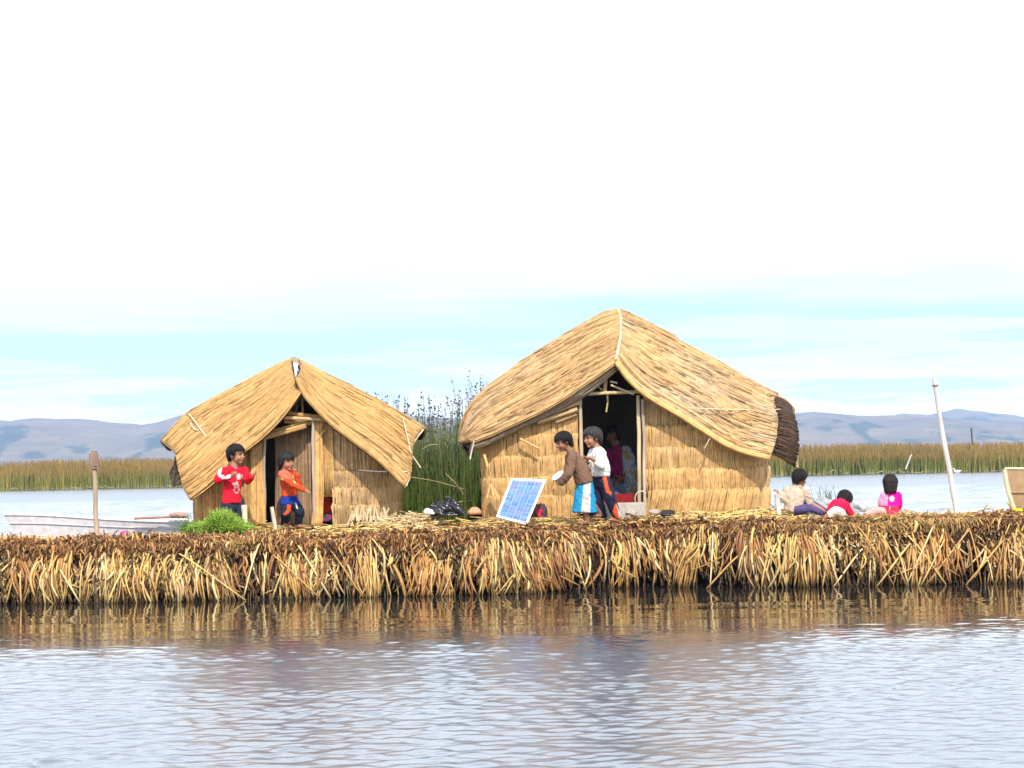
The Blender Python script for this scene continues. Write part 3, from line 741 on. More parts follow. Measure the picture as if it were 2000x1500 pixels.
def big_hut():
    Yc, Yf = 26.7, 24.96
    g0 = gz((HB['x0'] + HB['x1']) / 2, 26.5)
    hut = empty('reed_hut', ((HB['x0'] + HB['x1']) / 2, 26.7, float(g0)), 'larger straw coloured reed hut with a tall dark open doorway, people standing before it', 'hut', 'reed huts on the island')
    # roof, left slope
    c0 = line3([(1207, 606), (1195, 606), (1165, 618), (1120, 645), (1060, 680), (1010, 714), (960, 752), (928, 778), (913, 805), (906, 850)], Yc, 26.4)
    c1 = line3([(1201, 709), (1165, 735), (1130, 758), (1085, 789), (1040, 812), (1000, 830), (955, 851), (921, 863)], Yf, 25.1)
    d0 = pts((1207, 606, Yc), (1212, 625, 26.3), (1210, 660, 25.6), (1201, 709, Yf)); d1 = pts((906, 850, 26.4), (903, 868, 25.7), (921, 863, 25.1))
    PL = Patch(c0, c1, d0, d1, 0.015)
    roof = thatch(PL, 3600, ROOFP, seed=1, grey=0.55, loose=0.12, Lr=(0.15, 0.5)).build('roof', M_straw, hut)
    # back of the left slope
    cb = c0 + np.array([0, 1.9, -0.75]) * np.linspace(1, 0.18, len(c0))[:, None]
    PB = Patch(c0, cb, np.array([c0[0], (c0[0] + cb[0]) / 2 + [0, 0, .1], cb[0]]), np.array([c0[-1], cb[-1]]), 0.06, out=(0, 0.5, 0.8))
    thatch(PB, 900, ROOFP, seed=2).build('roof', M_straw, hut)
    # old grey mat showing under the front edge of the left slope
    e0 = line3([(1201, 711), (1165, 737), (1130, 760), (1085, 790), (1040, 813), (1000, 831), (955, 852), (921, 864)], Yf + 0.05, 25.13)
    e1 = line3([(1202, 722), (1180, 742), (1140, 774), (1095, 798), (1055, 816), (1000, 842), (948, 868), (917, 882)], Yf + 0.18, 25.2)
    PU = Patch(e0, e1, np.array([e0[0], e1[0]]), np.array([e0[-1], e1[-1]]), 0.02, out=(0, -1, -0.1))
    mb = thatch(PU, 420, GREYP, seed=3, base=(0.10, 0.07, 0.05), h=0.02, Lr=(0.2, 0.6))
    edge_roll(mb, e1, 0.016, GREYP, 10)
    tag(mb.build('under_mat', M_straw, hut), 'old grey mat under the front edge of the left roof slope')
    mb = MB(); edge_roll(mb, c1, 0.018, ROOFP, 14); mb.build('edge_roll', M_straw, roof)
    # roof, right slope
    c0 = line3([(1207, 606), (1222, 610), (1260, 628), (1300, 650), (1350, 680), (1400, 705), (1450, 735), (1490, 757), (1516, 772)], Yc, 26.4)
    c1 = line3([(1203, 706), (1222, 735), (1244, 757), (1265, 774), (1300, 794), (1335, 815), (1370, 837), (1405, 861), (1430, 874), (1457, 884), (1503, 894)], Yf, 25.1)
    d0 = pts((1207, 606, Yc), (1213, 625, 26.3), (1212, 660, 25.6), (1203, 706, Yf)); d1 = pts((1516, 772, 26.4), (1507, 786, 26.1), (1517, 828, 25.6), (1513, 865, 25.3), (1503, 894, 25.1))
    PR = Patch(c0, c1, d0, d1, 0.015)
    roof2 = thatch(PR, 3900, ROOFP, seed=4, grey=0.75, loose=0.12, Lr=(0.12, 0.42)).build('roof', M_straw, hut)
    mb = MB(); edge_roll(mb, c1, 0.036, WALLP * 1.1, 40); edge_roll(mb, c1 + np.array([0.05, 0.08, 0.09]), 0.028, ROOFP, 22); mb.build('edge_roll', M_straw, roof2)
    cb = c0 + np.array([0, 1.9, -0.75]) * np.linspace(1, 0.18, len(c0))[:, None]
    PB = Patch(c0, cb, np.array([c0[0], (c0[0] + cb[0]) / 2 + [0, 0, .1], cb[0]]), np.array([c0[-1], cb[-1]]), 0.06, out=(0, 0.5, 0.8))
    thatch(PB, 900, ROOFP, seed=5).build('roof', M_straw, hut)
    # grey seam running down the ridge between the slopes
    mb = MB(); edge_roll(mb, d0 + np.array([0, -0.01, 0.02]), 0.014, GREYP * 1.5, 9); mb.build('ridge_seam', M_straw, hut)
    # curled mat hanging from the right eave, its underside coloured dark brown towards us
    f0 = line3([(1502, 772), (1517, 776), (1531, 782), (1543, 793), (1549, 802)], 26.15, 26.9)
    f1 = line3([(1508, 888), (1522, 893), (1540, 903), (1553, 912), (1556, 913)], 26.45, 27.5)
    PF = Patch(f0, f1, np.array([f0[0], (f0[0] + f1[0]) / 2, f1[0]]), pts((1549, 802, 26.9), (1557, 832, 27.1), (1561, 872, 27.3), (1556, 913, 27.5)), 0.05, out=(-0.5, -1, -0.1))
    mb = MB(); u, v = np.meshgrid(np.linspace(0, 1, 30), np.linspace(0, 1, 40), indexing='ij')
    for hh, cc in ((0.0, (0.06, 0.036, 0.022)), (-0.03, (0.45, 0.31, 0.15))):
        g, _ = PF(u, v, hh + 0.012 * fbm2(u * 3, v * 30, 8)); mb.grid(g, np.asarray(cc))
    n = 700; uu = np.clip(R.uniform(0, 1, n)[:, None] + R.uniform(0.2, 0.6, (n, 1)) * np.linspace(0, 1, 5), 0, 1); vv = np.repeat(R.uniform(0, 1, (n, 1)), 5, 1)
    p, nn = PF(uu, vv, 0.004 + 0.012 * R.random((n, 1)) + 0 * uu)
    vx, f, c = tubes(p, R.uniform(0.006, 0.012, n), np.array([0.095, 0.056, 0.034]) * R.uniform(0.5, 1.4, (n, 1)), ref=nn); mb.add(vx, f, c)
    edge_roll(mb, f0 + [0, 0, 0.01], 0.02, ROOFP * 0.95, 14)
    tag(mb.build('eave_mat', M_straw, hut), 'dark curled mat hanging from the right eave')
    # same on the far left, short
    f0 = line3([(907, 850), (904, 862), (903, 872)], 26.5, 25.9); f1 = line3([(920, 872), (915, 882), (916, 886)], 26.5, 25.9)
    PF = Patch(f0, f1, np.array([f0[0], f1[0]]), np.array([f0[-1], f1[-1]]), 0.0, out=(-1, -1, 0))
    thatch(PF, 160, GREYP, seed=7, base=(0.09, 0.06, 0.04)).build('eave_mat', M_straw, hut)

    # walls
    xl = np.array([HB['x0'], 0]); X = lambda px, Y=25.3: px2X(px, Y)
    zt = np.array([at(x, y, 25.2) for x, y in [(917, 880), (945, 868), (1000, 842), (1055, 815), (1095, 797), (1140, 773), (1180, 742), (1202, 720), (1222, 737), (1244, 758), (1265, 774), (1300, 794), (1370, 837), (1405, 860), (1457, 884), (1503, 893), (1530, 893)]])
    def top(x, y):
        t = np.interp(x, zt[:, 0], zt[:, 2]) + 0.07
        side = sstep(25.35, 25.9, y)
        return t * (1 - side) + np.maximum(t, 1.78) * side
    lvL = [float(gz(X(1040), 25.3))] + [at(1040, y, 25.25)[2] for y in (968, 932, 890, 848)]
    lvR = [float(gz(X(1380), 25.3))] + [at(1380, y, 25.25)[2] for y in (955, 915, 872, 829)]
    planL = [(X(1131), 25.3), (X(1060), 25.3), (X(985), 25.32), (X(958), 25.42), (X(946), 25.62), (HB['x0'], 26.0), (HB['x0'] + 0.03, 28.1)][::-1]
    wall_mesh(planL, top, lvL, WALLP, seed=100, dens=1.0, bul=0.035).build('wall', M_straw, hut)
    planR = [(X(1262), 25.3), (X(1330), 25.3), (X(1430), 25.32), (X(1475), 25.42), (X(1500), 25.65), (HB['x1'], 26.05), (HB['x1'] - 0.02, 28.1)]
    wall_mesh(planR, top, lvR, WALLP, seed=130, dens=1.1, lean0=0.12, bul=0.055, greyx=(X(1440), X(1510))).build('wall', M_straw, hut)  # right corner greyed in the reed colour to imitate its soft shade
    planB = [(HB['x1'] - 0.02, 28.1), (HB['x0'] + 0.03, 28.1)]
    topb = lambda x, y: np.interp(x, [HB['x0'], (HB['x0'] + HB['x1']) / 2, HB['x1']], [1.75, 3.0, 1.75])
    wall_mesh(planB, topb, [0.8], WALLP, seed=160, dens=0.5).build('wall', M_straw, hut)
    # spill of slanted old reeds at the right corner
    # door frame
    gd = float(gz(X(1200), 25.2))
    wd = (0.46, 0.36, 0.25)
    pole('door_post', at(1134, 776, 25.24), at(1137, 1003, 25.24), 0.024, wd, hut)
    pole('door_post', at(1247, 772, 25.24), at(1249, 1003, 25.24), 0.026, (0.5, 0.38, 0.24), hut)
    pole('door_post', at(1255, 780, 25.20), at(1260, 1004, 25.20), 0.02, (0.42, 0.35, 0.28), hut)
    pole('lintel', at(1131, 770, 25.21), at(1250, 765, 25.21), 0.022, (0.5, 0.37, 0.2), hut)
    pole('king_post', at(1181, 768, 25.22), at(1183, 728, 25.20), 0.026, (0.46, 0.32, 0.17), hut)
    pole('brace', at(1176, 762, 25.23), at(1163, 750, 25.23), 0.012, (0.46, 0.32, 0.17), hut)
    pole('brace', at(1238, 770, 25.17), at(1193, 752, 25.17), 0.014, (0.5, 0.4, 0.26), hut)
    pole('brace', at(1205, 748, 25.19), at(1192, 745, 25.15), 0.012, (0.6, 0.53, 0.42), hut)
    # reed bundles lashed over the left jamb
    mb = MB()
    for a, b, r in (((1040, 818, 25.18), (1135, 785, 25.18), 0.03), ((1050, 826, 25.19), (1128, 800, 25.19), 0.028), ((1085, 824, 25.22), (1126, 808, 25.22), 0.02)):
        edge_roll(mb, pts(a, b), r, OLDP, 16)
    mb.build('lashed_bundle', M_straw, hut)
    # red sill across the doorway and a pale grey step in front of it
    mb = MB(); a = at(1140, 966, 25.5); b = at(1246, 989, 25.5)
    mb.box(((a[0] + b[0]) / 2, 25.5, (a[2] + b[2]) / 2), b[0] - a[0], 0.05, a[2] - b[2], (0.22, 0.016, 0.022)); mb.build('door_sill', M_cloth, hut, smooth=False)
    o = mb_block(at(1216, 998, 24.95) , at(1259, 988, 24.95)[0] - at(1172, 988, 24.95)[0], 0.30, 0.20, (0.40, 0.37, 0.33), 'doorstep', hut)
    # cords
    rope('roof_cord', pts((1345, 797, 25.0), (1430, 799, 25.35), (1508, 799, 26.05), (1546, 797, 26.9)), 0.008, (0.6, 0.5, 0.36), hut, sag=0.01)
    rope('roof_cord', pts((1440, 745, 26.3), (1395, 840, 25.1), (1376, 876, 24.98)), 0.006, (0.5, 0.42, 0.3), hut)
    rope('roof_cord', pts((926, 862, 24.97), (921, 882, 25.0), (918, 897, 25.0)), 0.010, (0.55, 0.5, 0.42), hut)
    rope('hanging_cord', pts((1186, 768, 25.3), (1187, 785, 25.3), (1184, 805, 25.3)), 0.012, (0.4, 0.33, 0.14), hut)
    mb = MB(); ring = [at(1252 + 12 * math.cos(t), 975 + 16 * math.sin(t), 25.1 + 0.04 * math.sin(t)) for t in np.linspace(0.6, 5.6, 18)]
    tube(mb, np.array(ring), 0.008, (0.5, 0.46, 0.4), sides=6); mb.build('wire_loop', M_rope, hut)
    # broken straws caught on the wall
    for a, b in (((1015, 857), (1033, 866)), ((1030, 864), (1054, 876)), ((946, 888), (953, 912)), ((958, 946), (951, 974)), ((961, 948), (975, 976)), ((959, 945), (964, 970))):
        mb = MB(); edge_roll(mb, pts((*a, 25.14), (*b, 25.12)), 0.010, WALLP * 1.15, 5); mb.build('loose_straw', M_straw, hut)
    return hut

def mb_block(c, sx, sy, sz, col, name, parent):
    """a rough cast block with worn edges"""
    bm = bmesh.new(); bmesh.ops.create_cube(bm, size=1.0)
    bmesh.ops.scale(bm, vec=(sx, sy, sz), verts=bm.verts)
    bmesh.ops.bevel(bm, geom=bm.edges[:], offset=0.012, segments=2, affect='EDGES')
    for v in bm.verts:
        v.co += Vector(c)
    me = bpy.data.meshes.new(name); bm.to_mesh(me); bm.free()
    set_col(me, np.repeat(np.array([col]), len(me.vertices), 0))
    return link_mesh(name, me, M_mud2, parent)
M_mud2 = mat_col('cast_block', 0.9, 0.15, 18, 0.22, 0.4, 60)

def small_hut():
    Yc = 26.3
    hut = empty('reed_hut', ((HS['x0'] + HS['x1']) / 2, 26.2, float(gz((HS['x0'] + HS['x1']) / 2, 26))), 'smaller reed hut with drooping roof corners and a brown mat in its half open doorway', 'hut', 'reed huts on the island')
    c0 = line3([(573, 702), (556, 707), (538, 716), (496, 739), (440, 767), (400, 790), (384, 799), (367, 807), (350, 823), (335, 842), (319, 860)], Yc, 25.9)
    c1 = line3([(586, 766), (578, 778), (552, 814), (516, 851), (495, 868), (468, 886), (426, 935), (400, 956), (374, 974)], 24.75, 24.5)
    d0 = pts((573, 702, Yc), (571, 714, 25.9), (577, 738, 25.2), (586, 766, 24.75))
    d1 = pts((319, 860, 25.9), (324, 866, 25.8), (337, 875, 25.6), (349, 889, 25.35), (356, 930, 24.9), (362, 955, 24.65), (374, 974, 24.5))
    PL = Patch(c0, c1, d0, d1, 0.05)
    P2 = np.array([[0.63, 0.405, 0.16], [0.59, 0.36, 0.13], [0.66, 0.45, 0.19], [0.61, 0.39, 0.16], [0.55, 0.33, 0.12]])
    P2 = P2 * np.array([0.88, 0.81, 0.76])
    roof = thatch(PL, 3000, P2, seed=11, loose=0.08, Lr=(0.35, 1.1), h=0.018, base=(0.46, 0.30, 0.115)).build('roof', M_straw, hut)
    mb = MB(); edge_roll(mb, d1, 0.022, GREYP * 1.35, 16); edge_roll(mb, c1, 0.014, P2, 10); mb.build('edge_roll', M_straw, roof)
    cb = c0 + np.array([0, 1.7, -0.65]) * np.linspace(1, 0.18, len(c0))[:, None]
    PB = Patch(c0, cb, np.array([c0[0], (c0[0] + cb[0]) / 2 + [0, 0, .1], cb[0]]), np.array([c0[-1], cb[-1]]), 0.05, out=(0, 0.5, 0.8))
    thatch(PB, 800, P2, seed=12).build('roof', M_straw, hut)
    c0 = line3([(576, 701), (588, 705), (622, 725), (664, 747), (706, 767), (748, 788), (782, 809), (802, 822), (824, 838)], Yc, 25.9)
    c1 = line3([(580, 738), (586, 757), (594, 772), (622, 803), (650, 831), (692, 862), (734, 893), (762, 918), (790, 948)], 24.8, 24.5)
    d0 = pts((576, 701, Yc), (583, 714, 25.8), (580, 738, 24.8))
    d1 = pts((824, 838, 25.9), (812, 853, 25.7), (801, 870, 25.45), (799, 888, 25.2), (798, 930, 24.7), (790, 948, 24.5))
    PR = Patch(c0, c1, d0, d1, 0.05)
    roof2 = thatch(PR, 3000, P2, seed=14, grey=0.3, loose=0.08, Lr=(0.35, 1.1), h=0.018, base=(0.46, 0.30, 0.115)).build('roof', M_straw, hut)
    mb = MB(); edge_roll(mb, d1, 0.024, GREYP * 1.5, 16); edge_roll(mb, c1, 0.022, P2, 16); mb.build('edge_roll', M_straw, roof2)
    cb = c0 + np.array([0, 1.7, -0.65]) * np.linspace(1, 0.18, len(c0))[:, None]
    PB = Patch(c0, cb, np.array([c0[0], (c0[0] + cb[0]) / 2 + [0, 0, .1], cb[0]]), np.array([c0[-1], cb[-1]]), 0.05, out=(0, 0.5, 0.8))
    thatch(PB, 800, P2, seed=15).build('roof', M_straw, hut)
    # pale plastic scrap showing in the split of the ridge
    mb = MB(); q = pts((572, 708, 25.75), (582, 710, 25.75), (583, 724, 25.55), (580, 740, 25.3), (576, 742, 25.3), (573, 725, 25.55))
    u, v = np.meshgrid(np.linspace(0, 1, 6), np.linspace(0, 1, 10), indexing='ij')
    G = (q[0] * (1 - u)[..., None] + q[1] * u[..., None]) * (1 - v)[..., None] + (q[4] * (1 - u)[..., None] + q[3] * u[..., None]) * v[..., None]
    G[..., 1] -= 0.05 * np.sin(u * 3.1) + 0.02 * fbm2(u * 3, v * 5, 3); mb.grid(G, np.array([0.62, 0.70, 0.76])); G2 = G + np.array([0, 0.012, 0]); mb.grid(G2, np.array([0.5, 0.55, 0.6]))
    tag(mb.build('ridge_patch', M_plastic, hut), 'pale plastic sheet closing the split ridge')
    mb = MB(); edge_roll(mb, pts((570, 702, 26.2), (577, 704, 26.0), (581, 716, 25.7)), 0.03, GREYP * 1.3, 12); mb.build('ridge_seam', M_straw, hut)
    mb = MB(); edge_roll(mb, pts((581, 735, 24.85), (584, 752, 24.8), (588, 768, 24.78)), 0.02, GREYP * 0.5, 12); mb.build('ridge_seam', M_straw, hut)
    # dark end of the rear mat below the left eave
    f0 = line3([(345, 890), (341, 905), (337, 918)], 25.6, 26.2); f1 = line3([(357, 940), (350, 946), (341, 949)], 25.5, 26.2)
    PF = Patch(f0, f1, np.array([f0[0], f1[0]]), np.array([f0[-1], f1[-1]]), 0.02, out=(-1, -1, 0))
    tag(thatch(PF, 160, GREYP * 0.6, seed=17, base=(0.07, 0.05, 0.035)).build('eave_mat', M_straw, hut), 'dark rear mat end under the left eave')

    X = lambda px, Y=25.0: px2X(px, Y)
    zt = np.array([at(x, y, 24.95) for x, y in [(360, 985), (374, 976), (426, 937), (468, 888), (516, 853), (552, 816), (578, 786), (622, 806), (650, 833), (692, 864), (734, 895), (762, 920), (790, 949)]])
    def top(x, y):
        t = np.interp(x, zt[:, 0], zt[:, 2]) + 0.09
        side = sstep(25.05, 25.5, y)
        return t * (1 - side) + np.maximum(t, 1.55) * side
    g0 = float(gz(X(440), 25)); g1 = float(gz(X(700), 25))
    planL = [(HS['x0'] + 0.04, 27.2), (HS['x0'], 25.5), (X(376), 25.2), (X(392), 25.05), (X(430), 25.0), (X(494), 25.0)]
    wall_mesh(planL, top, [g0], P2 * 0.95, seed=200, bul=0.03).build('wall', M_straw, hut)
    lv = [g1] + [at(700, y, 24.95)[2] for y in (986, 953, 920)]
    planR = [(X(651), 25.0), (X(700), 25.0), (X(735), 25.03), (X(754), 25.15), (HS['x1'], 25.45), (HS['x1'] - 0.02, 27.2)]
    wall_mesh(planR, top, lv, OLDP * 1.15, seed=220, bul=0.03, dens=1.0, greyx=(X(640), X(660))).build('wall', M_straw, hut)
    # mat over the upper right of the doorway
    planU = [(X(633), 24.99), (X(653), 24.99)]
    zlow = at(642, 962, 24.98)[2]
    wall_mesh(planU, top, [zlow + 0.05], P2, seed=240, dens=1.1).build('wall', M_straw, hut)
    planB = [(HS['x1'] - 0.02, 27.2), (HS['x0'] + 0.04, 27.2)]
    topb = lambda x, y: np.interp(x, [HS['x0'], (HS['x0'] + HS['x1']) / 2, HS['x1']], [1.6, 2.4, 1.6])
    wall_mesh(planB, topb, [0.75], OLDP, seed=250, dens=0.5).build('wall', M_straw, hut)
    # reed bundles as door jambs
    for px0, px1, yt in ((488, 515, 858), (613, 630, 822)):
        mb = MB()
        for _ in range(26):
            x = R.uniform(px0 + 2, px1 - 2)
            edge_roll(mb, pts((x + R.normal(0, 1.5), yt + R.uniform(-4, 16), 24.93), (x + R.normal(0, 1), 940, 24.9), (x + R.normal(0, 2.5), 1024 + R.uniform(-2, 6), 24.88)), 0.016, P2 * 1.05, 4)
        mb.build('door_jamb', M_straw, hut)
    pole('door_post', at(516, 850, 24.9), at(518, 1026, 24.9), 0.018, (0.34, 0.29, 0.25), hut)
    pole('door_post', at(611, 816, 24.88), at(613, 1026, 24.88), 0.020, (0.40, 0.33, 0.27), hut)
    pole('lintel', at(548, 815, 24.86), at(646, 821, 24.86), 0.022, (0.5, 0.34, 0.17), hut)
    mb = MB()
    for a, b, r in (((512, 856, 24.9), (598, 832, 24.9), 0.032), ((515, 850, 24.92), (612, 822, 24.92), 0.03), ((560, 806, 24.93), (640, 816, 24.95), 0.022), ((555, 822, 24.94), (635, 828, 24.95), 0.028)):
        edge_roll(mb, pts(a, b), r, P2 * 0.9, 16)
    mb.build('lashed_bundle', M_straw, hut)
    pole('brace', at(634, 840, 24.9), at(618, 862, 24.9), 0.01, (0.5, 0.36, 0.2), hut)
    pole('king_post', at(592, 815, 24.95), at(590, 775, 24.95), 0.014, (0.36, 0.25, 0.14), hut)
    # brown mat door swung inwards behind the doorway
    planD = [(X(541, 25.35), 25.35), (X(609, 25.12), 25.12)]
    zd = at(575, 832, 25.2)[2]
    DM = np.array([[0.27, 0.16, 0.10], [0.32, 0.20, 0.13], [0.23, 0.13, 0.085], [0.36, 0.25, 0.17]])
    wall_mesh(planD, lambda x, y: np.full_like(x, zd), [float(gz(X(575), 25.3))], DM, seed=260, base=(0.16, 0.10, 0.065), dens=1.2, bul=0.02).build('door_mat', M_straw, hut)
    # cords
    rope('roof_cord', pts((369, 808, 25.86), (384, 828, 25.45), (415, 868, 25.0), (440, 900, 24.72)), 0.009, (0.62, 0.52, 0.36), hut)
    mb = MB(); tube(mb, smoothcurve(pts((372, 826, 25.55), (378, 838, 25.4), (388, 842, 25.35), (392, 830, 25.45)), 14), 0.008, (0.62, 0.54, 0.42), sides=6); mb.build('roof_cord', M_rope, hut)
    rope('roof_cord', pts((787, 816, 25.78), (791, 835, 25.5), (798, 862, 25.3), (802, 885, 25.1), (822, 914, 25.0)), 0.008, (0.55, 0.46, 0.36), hut)
    rope('roof_cord', pts((701, 918, 24.9), (740, 921, 24.72), (795, 921, 24.62)), 0.007, (0.66, 0.58, 0.48), hut)
    mb = MB()
    for i in range(40):
        x = R.uniform(680, 764); y = 1016 + R.uniform(-6, 8)
        edge_roll(mb, pts((x, y - R.uniform(4, 26), 24.93), (x + R.normal(0, 5), y + 6, 24.85)), 0.008, np.array([[0.48, 0.36, 0.21], [0.56, 0.42, 0.24], [0.40, 0.31, 0.22]]), 4)
    mb.build('wall_foot_reeds', M_straw, hut)
    return hut
big_hut(); small_hut()

# ------------------------------------------------------------------ people
def uv_sphere(c, ax, n=14, m_=10):
    """ellipsoid: ax holds three axis vectors (already scaled)"""
    th = np.linspace(0, 2 * np.pi, n, endpoint=False); ph = np.linspace(0, np.pi, m_ + 1)[1:-1]
    d = [np.array([0, 0, 1.0])] + [np.array([math.sin(p) * math.cos(t), math.sin(p) * math.sin(t), math.cos(p)]) for p in ph for t in th] + [np.array([0, 0, -1.0])]
    d = np.array(d); v = np.asarray(c) + d @ np.asarray(ax)
    f = []
    for k in range(n): f.append((0, 1 + k, 1 + (k + 1) % n))
    for r in range(len(ph) - 1):
        for k in range(n):
            a = 1 + r * n + k; b = 1 + r * n + (k + 1) % n
            f.append((a, a + n, b + n, b))
    last = len(d) - 1; o = 1 + (len(ph) - 1) * n
    for k in range(n): f.append((last, o + (k + 1) % n, o + k))
    if np.linalg.det(np.asarray(ax)) < 0: f = [q[::-1] for q in f]
    return v, f

class Prims:
    """closed overlapping solids, fused afterwards into one continuous skin"""
    def __init__(s): s.items = []
    def ell(s, c, ax):
        s.items.append(uv_sphere(c, ax)); return s
    def ball(s, c, r): return s.ell(c, np.eye(3) * r)
    def loft(s, P, Wd, D, side, hem=0.6):
        """elliptic tube with round ends: P spine, Wd half width along side, D half depth"""
        P = smoothcurve(P, 4 * len(P), 1) if len(P) > 2 else poly(P, np.linspace(0, 1, 6))
        K = len(P); t = np.linspace(0, 1, K)
        Wd = np.interp(t, np.linspace(0, 1, len(Wd)), Wd); D = np.interp(t, np.linspace(0, 1, len(D)), D)
        T = nrm(np.gradient(P, axis=0)); side = np.asarray(side, float)
        S = nrm(side[None] - (T @ side)[:, None] * T); B = np.cross(T, S)
        n = 18; a = np.linspace(0, 2 * np.pi, n, endpoint=False)
        rings = []
        e = min(Wd[0], D[0]) * hem
        for q, sc in ((1.0, 0.35), (0.75, 0.7), (0.4, 0.92)):
            rings.append(P[0] - T[0] * e * q + sc * (np.cos(a)[:, None] * S[0] * Wd[0] + np.sin(a)[:, None] * B[0] * D[0]))
        for i in range(K):
            rings.append(P[i] + np.cos(a)[:, None] * S[i] * Wd[i] + np.sin(a)[:, None] * B[i] * D[i])
        e = min(Wd[-1], D[-1]) * hem
        for q, sc in ((0.4, 0.92), (0.75, 0.7), (1.0, 0.35)):
            rings.append(P[-1] + T[-1] * e * q + sc * (np.cos(a)[:, None] * S[-1] * Wd[-1] + np.sin(a)[:, None] * B[-1] * D[-1]))
        v = np.concatenate(rings); f = []
        for i in range(len(rings) - 1):
            for k in range(n):
                f.append((i * n + k, i * n + (k + 1) % n, (i + 1) * n + (k + 1) % n, (i + 1) * n + k))
        f.append(tuple(range(n))[::-1]); f.append(tuple((len(rings) - 1) * n + k for k in range(n)))
        s.items.append((v, f)); return s
    def limb(s, P, rr):
        P = [np.asarray(p, float) for p in P]
        d = P[-1] - P[0]; side = np.array([0.3, 1.0, 0.2]) if abs(nrm(d)[1]) < 0.8 else np.array([1.0, 0, 0.2])
        for a, b, ra, rb in zip(P[:-1], P[1:], rr[:-1], rr[1:]):
            s.loft([a, b], [ra, rb], [ra, rb], side); s.ball(b, rb)
        s.ball(P[0], rr[0]); return s
    def hand(s, w, d, n, curl=0.6, k=1.0, thumb=1):
        w = np.asarray(w, float); d = nrm(np.asarray(d, float)); n = np.asarray(n, float); n = nrm(n - (n @ d) * d); sd = np.cross(d, n)
        s.ell(w + d * 0.028 * k, np.array([sd * 0.023, d * 0.034, n * 0.012]) * k)
        for i, (o, L) in enumerate(((-0.0165, 0.026), (-0.0055, 0.031), (0.0055, 0.029), (0.0165, 0.021))):
            p0 = w + d * 0.05 * k + sd * o * k; c = curl * (0.85 + 0.1 * i)
            d1 = d * math.cos(c * .7) + n * math.sin(c * .7); d2 = d * math.cos(c * 1.7) + n * math.sin(c * 1.7)
            d1 = nrm(d1 + sd * o * 6); p1 = p0 + d1 * L * k; p2 = p1 + d2 * L * 0.85 * k
            s.limb([p0, p1, p2], [0.0072 * k, 0.0066 * k, 0.0055 * k])
        p0 = w + d * 0.018 * k + sd * 0.020 * thumb * k; p1 = p0 + (sd * thumb * 0.7 + d * 0.7 + n * 0.35) * 0.024 * k; p2 = p1 + (d * 0.85 + n * 0.5) * 0.021 * k
        s.limb([p0, p1, p2], [0.0088 * k, 0.0078 * k, 0.0062 * k]); return s
    def foot(s, ankle, d, k=1.0):
        d = np.asarray(d, float); d[2] = 0; d = nrm(d); up = np.array([0, 0, 1.0]); sd = np.cross(d, up); a = np.asarray(ankle, float)
        s.ell(a + d * 0.05 * k - up * 0.028 * k, np.array([d * 0.085, sd * 0.032, up * 0.022]) * k)
        s.ell(a - up * 0.02 * k, np.array([d * 0.034, sd * 0.028, up * 0.032]) * k)
        for i in range(5):
            s.ball(a + d * (0.125 - 0.008 * i) * k + sd * (0.022 - 0.011 * i) * k - up * 0.04 * k, (0.011 - 0.001 * i) * k)
        return s
    def skin(s, voxel=0.006, smooth=3, wrinkle=0.0, wscale=18, cut=None):
        vs, fs, o = [], [], 0
        for v, f in s.items:
            vs.append(v); fs += [tuple(i + o for i in q) for q in f]; o += len(v)
        me = bpy.data.meshes.new('tmp'); me.from_pydata(np.concatenate(vs).tolist(), [], fs); me.update()
        ob = bpy.data.objects.new('tmp', me); COL.objects.link(ob)
        r = ob.modifiers.new('r', 'REMESH'); r.mode = 'VOXEL'; r.voxel_size = voxel; r.use_smooth_shade = True
        sm = ob.modifiers.new('s', 'SMOOTH'); sm.factor = 0.5; sm.iterations = smooth
        dg = bpy.context.evaluated_depsgraph_get()
        out = bpy.data.meshes.new_from_object(ob.evaluated_get(dg))
        bpy.data.objects.remove(ob); bpy.data.meshes.remove(me)
        n = len(out.vertices); co = np.empty(n * 3); out.vertices.foreach_get('co', co); co = co.reshape(-1, 3)
        if wrinkle:
            no = np.empty(n * 3); out.vertices.foreach_get('normal', no); no = no.reshape(-1, 3)
            a = co * wscale
            w = fbm2(a[:, 0] + 0.6 * a[:, 2], a[:, 2] * 0.7 - 0.5 * a[:, 1], 71, 3) + 0.6 * (1 - 2 * np.abs(fbm2(a[:, 0] * 0.6 - a[:, 1], a[:, 2] * 1.1 + 0.5 * a[:, 0], 72, 2)))
            co = co + no * (w * wrinkle)[:, None]
            out.vertices.foreach_set('co', co.ravel()); out.update()
        return out, co

def inpoly(px, py, poly_):
    """which points lie inside a polygon"""
    px, py = np.asarray(px), np.asarray(py); ins = np.zeros(px.shape, bool); n = len(poly_)
    for i in range(n):
        x1, y1 = poly_[i]; x2, y2 = poly_[(i + 1) % n]
        if y1 == y2: continue
        c = ((y1 > py) != (y2 > py)) & (px < (x2 - x1) * (py - y1) / (y2 - y1) + x1); ins ^= c
    return ins

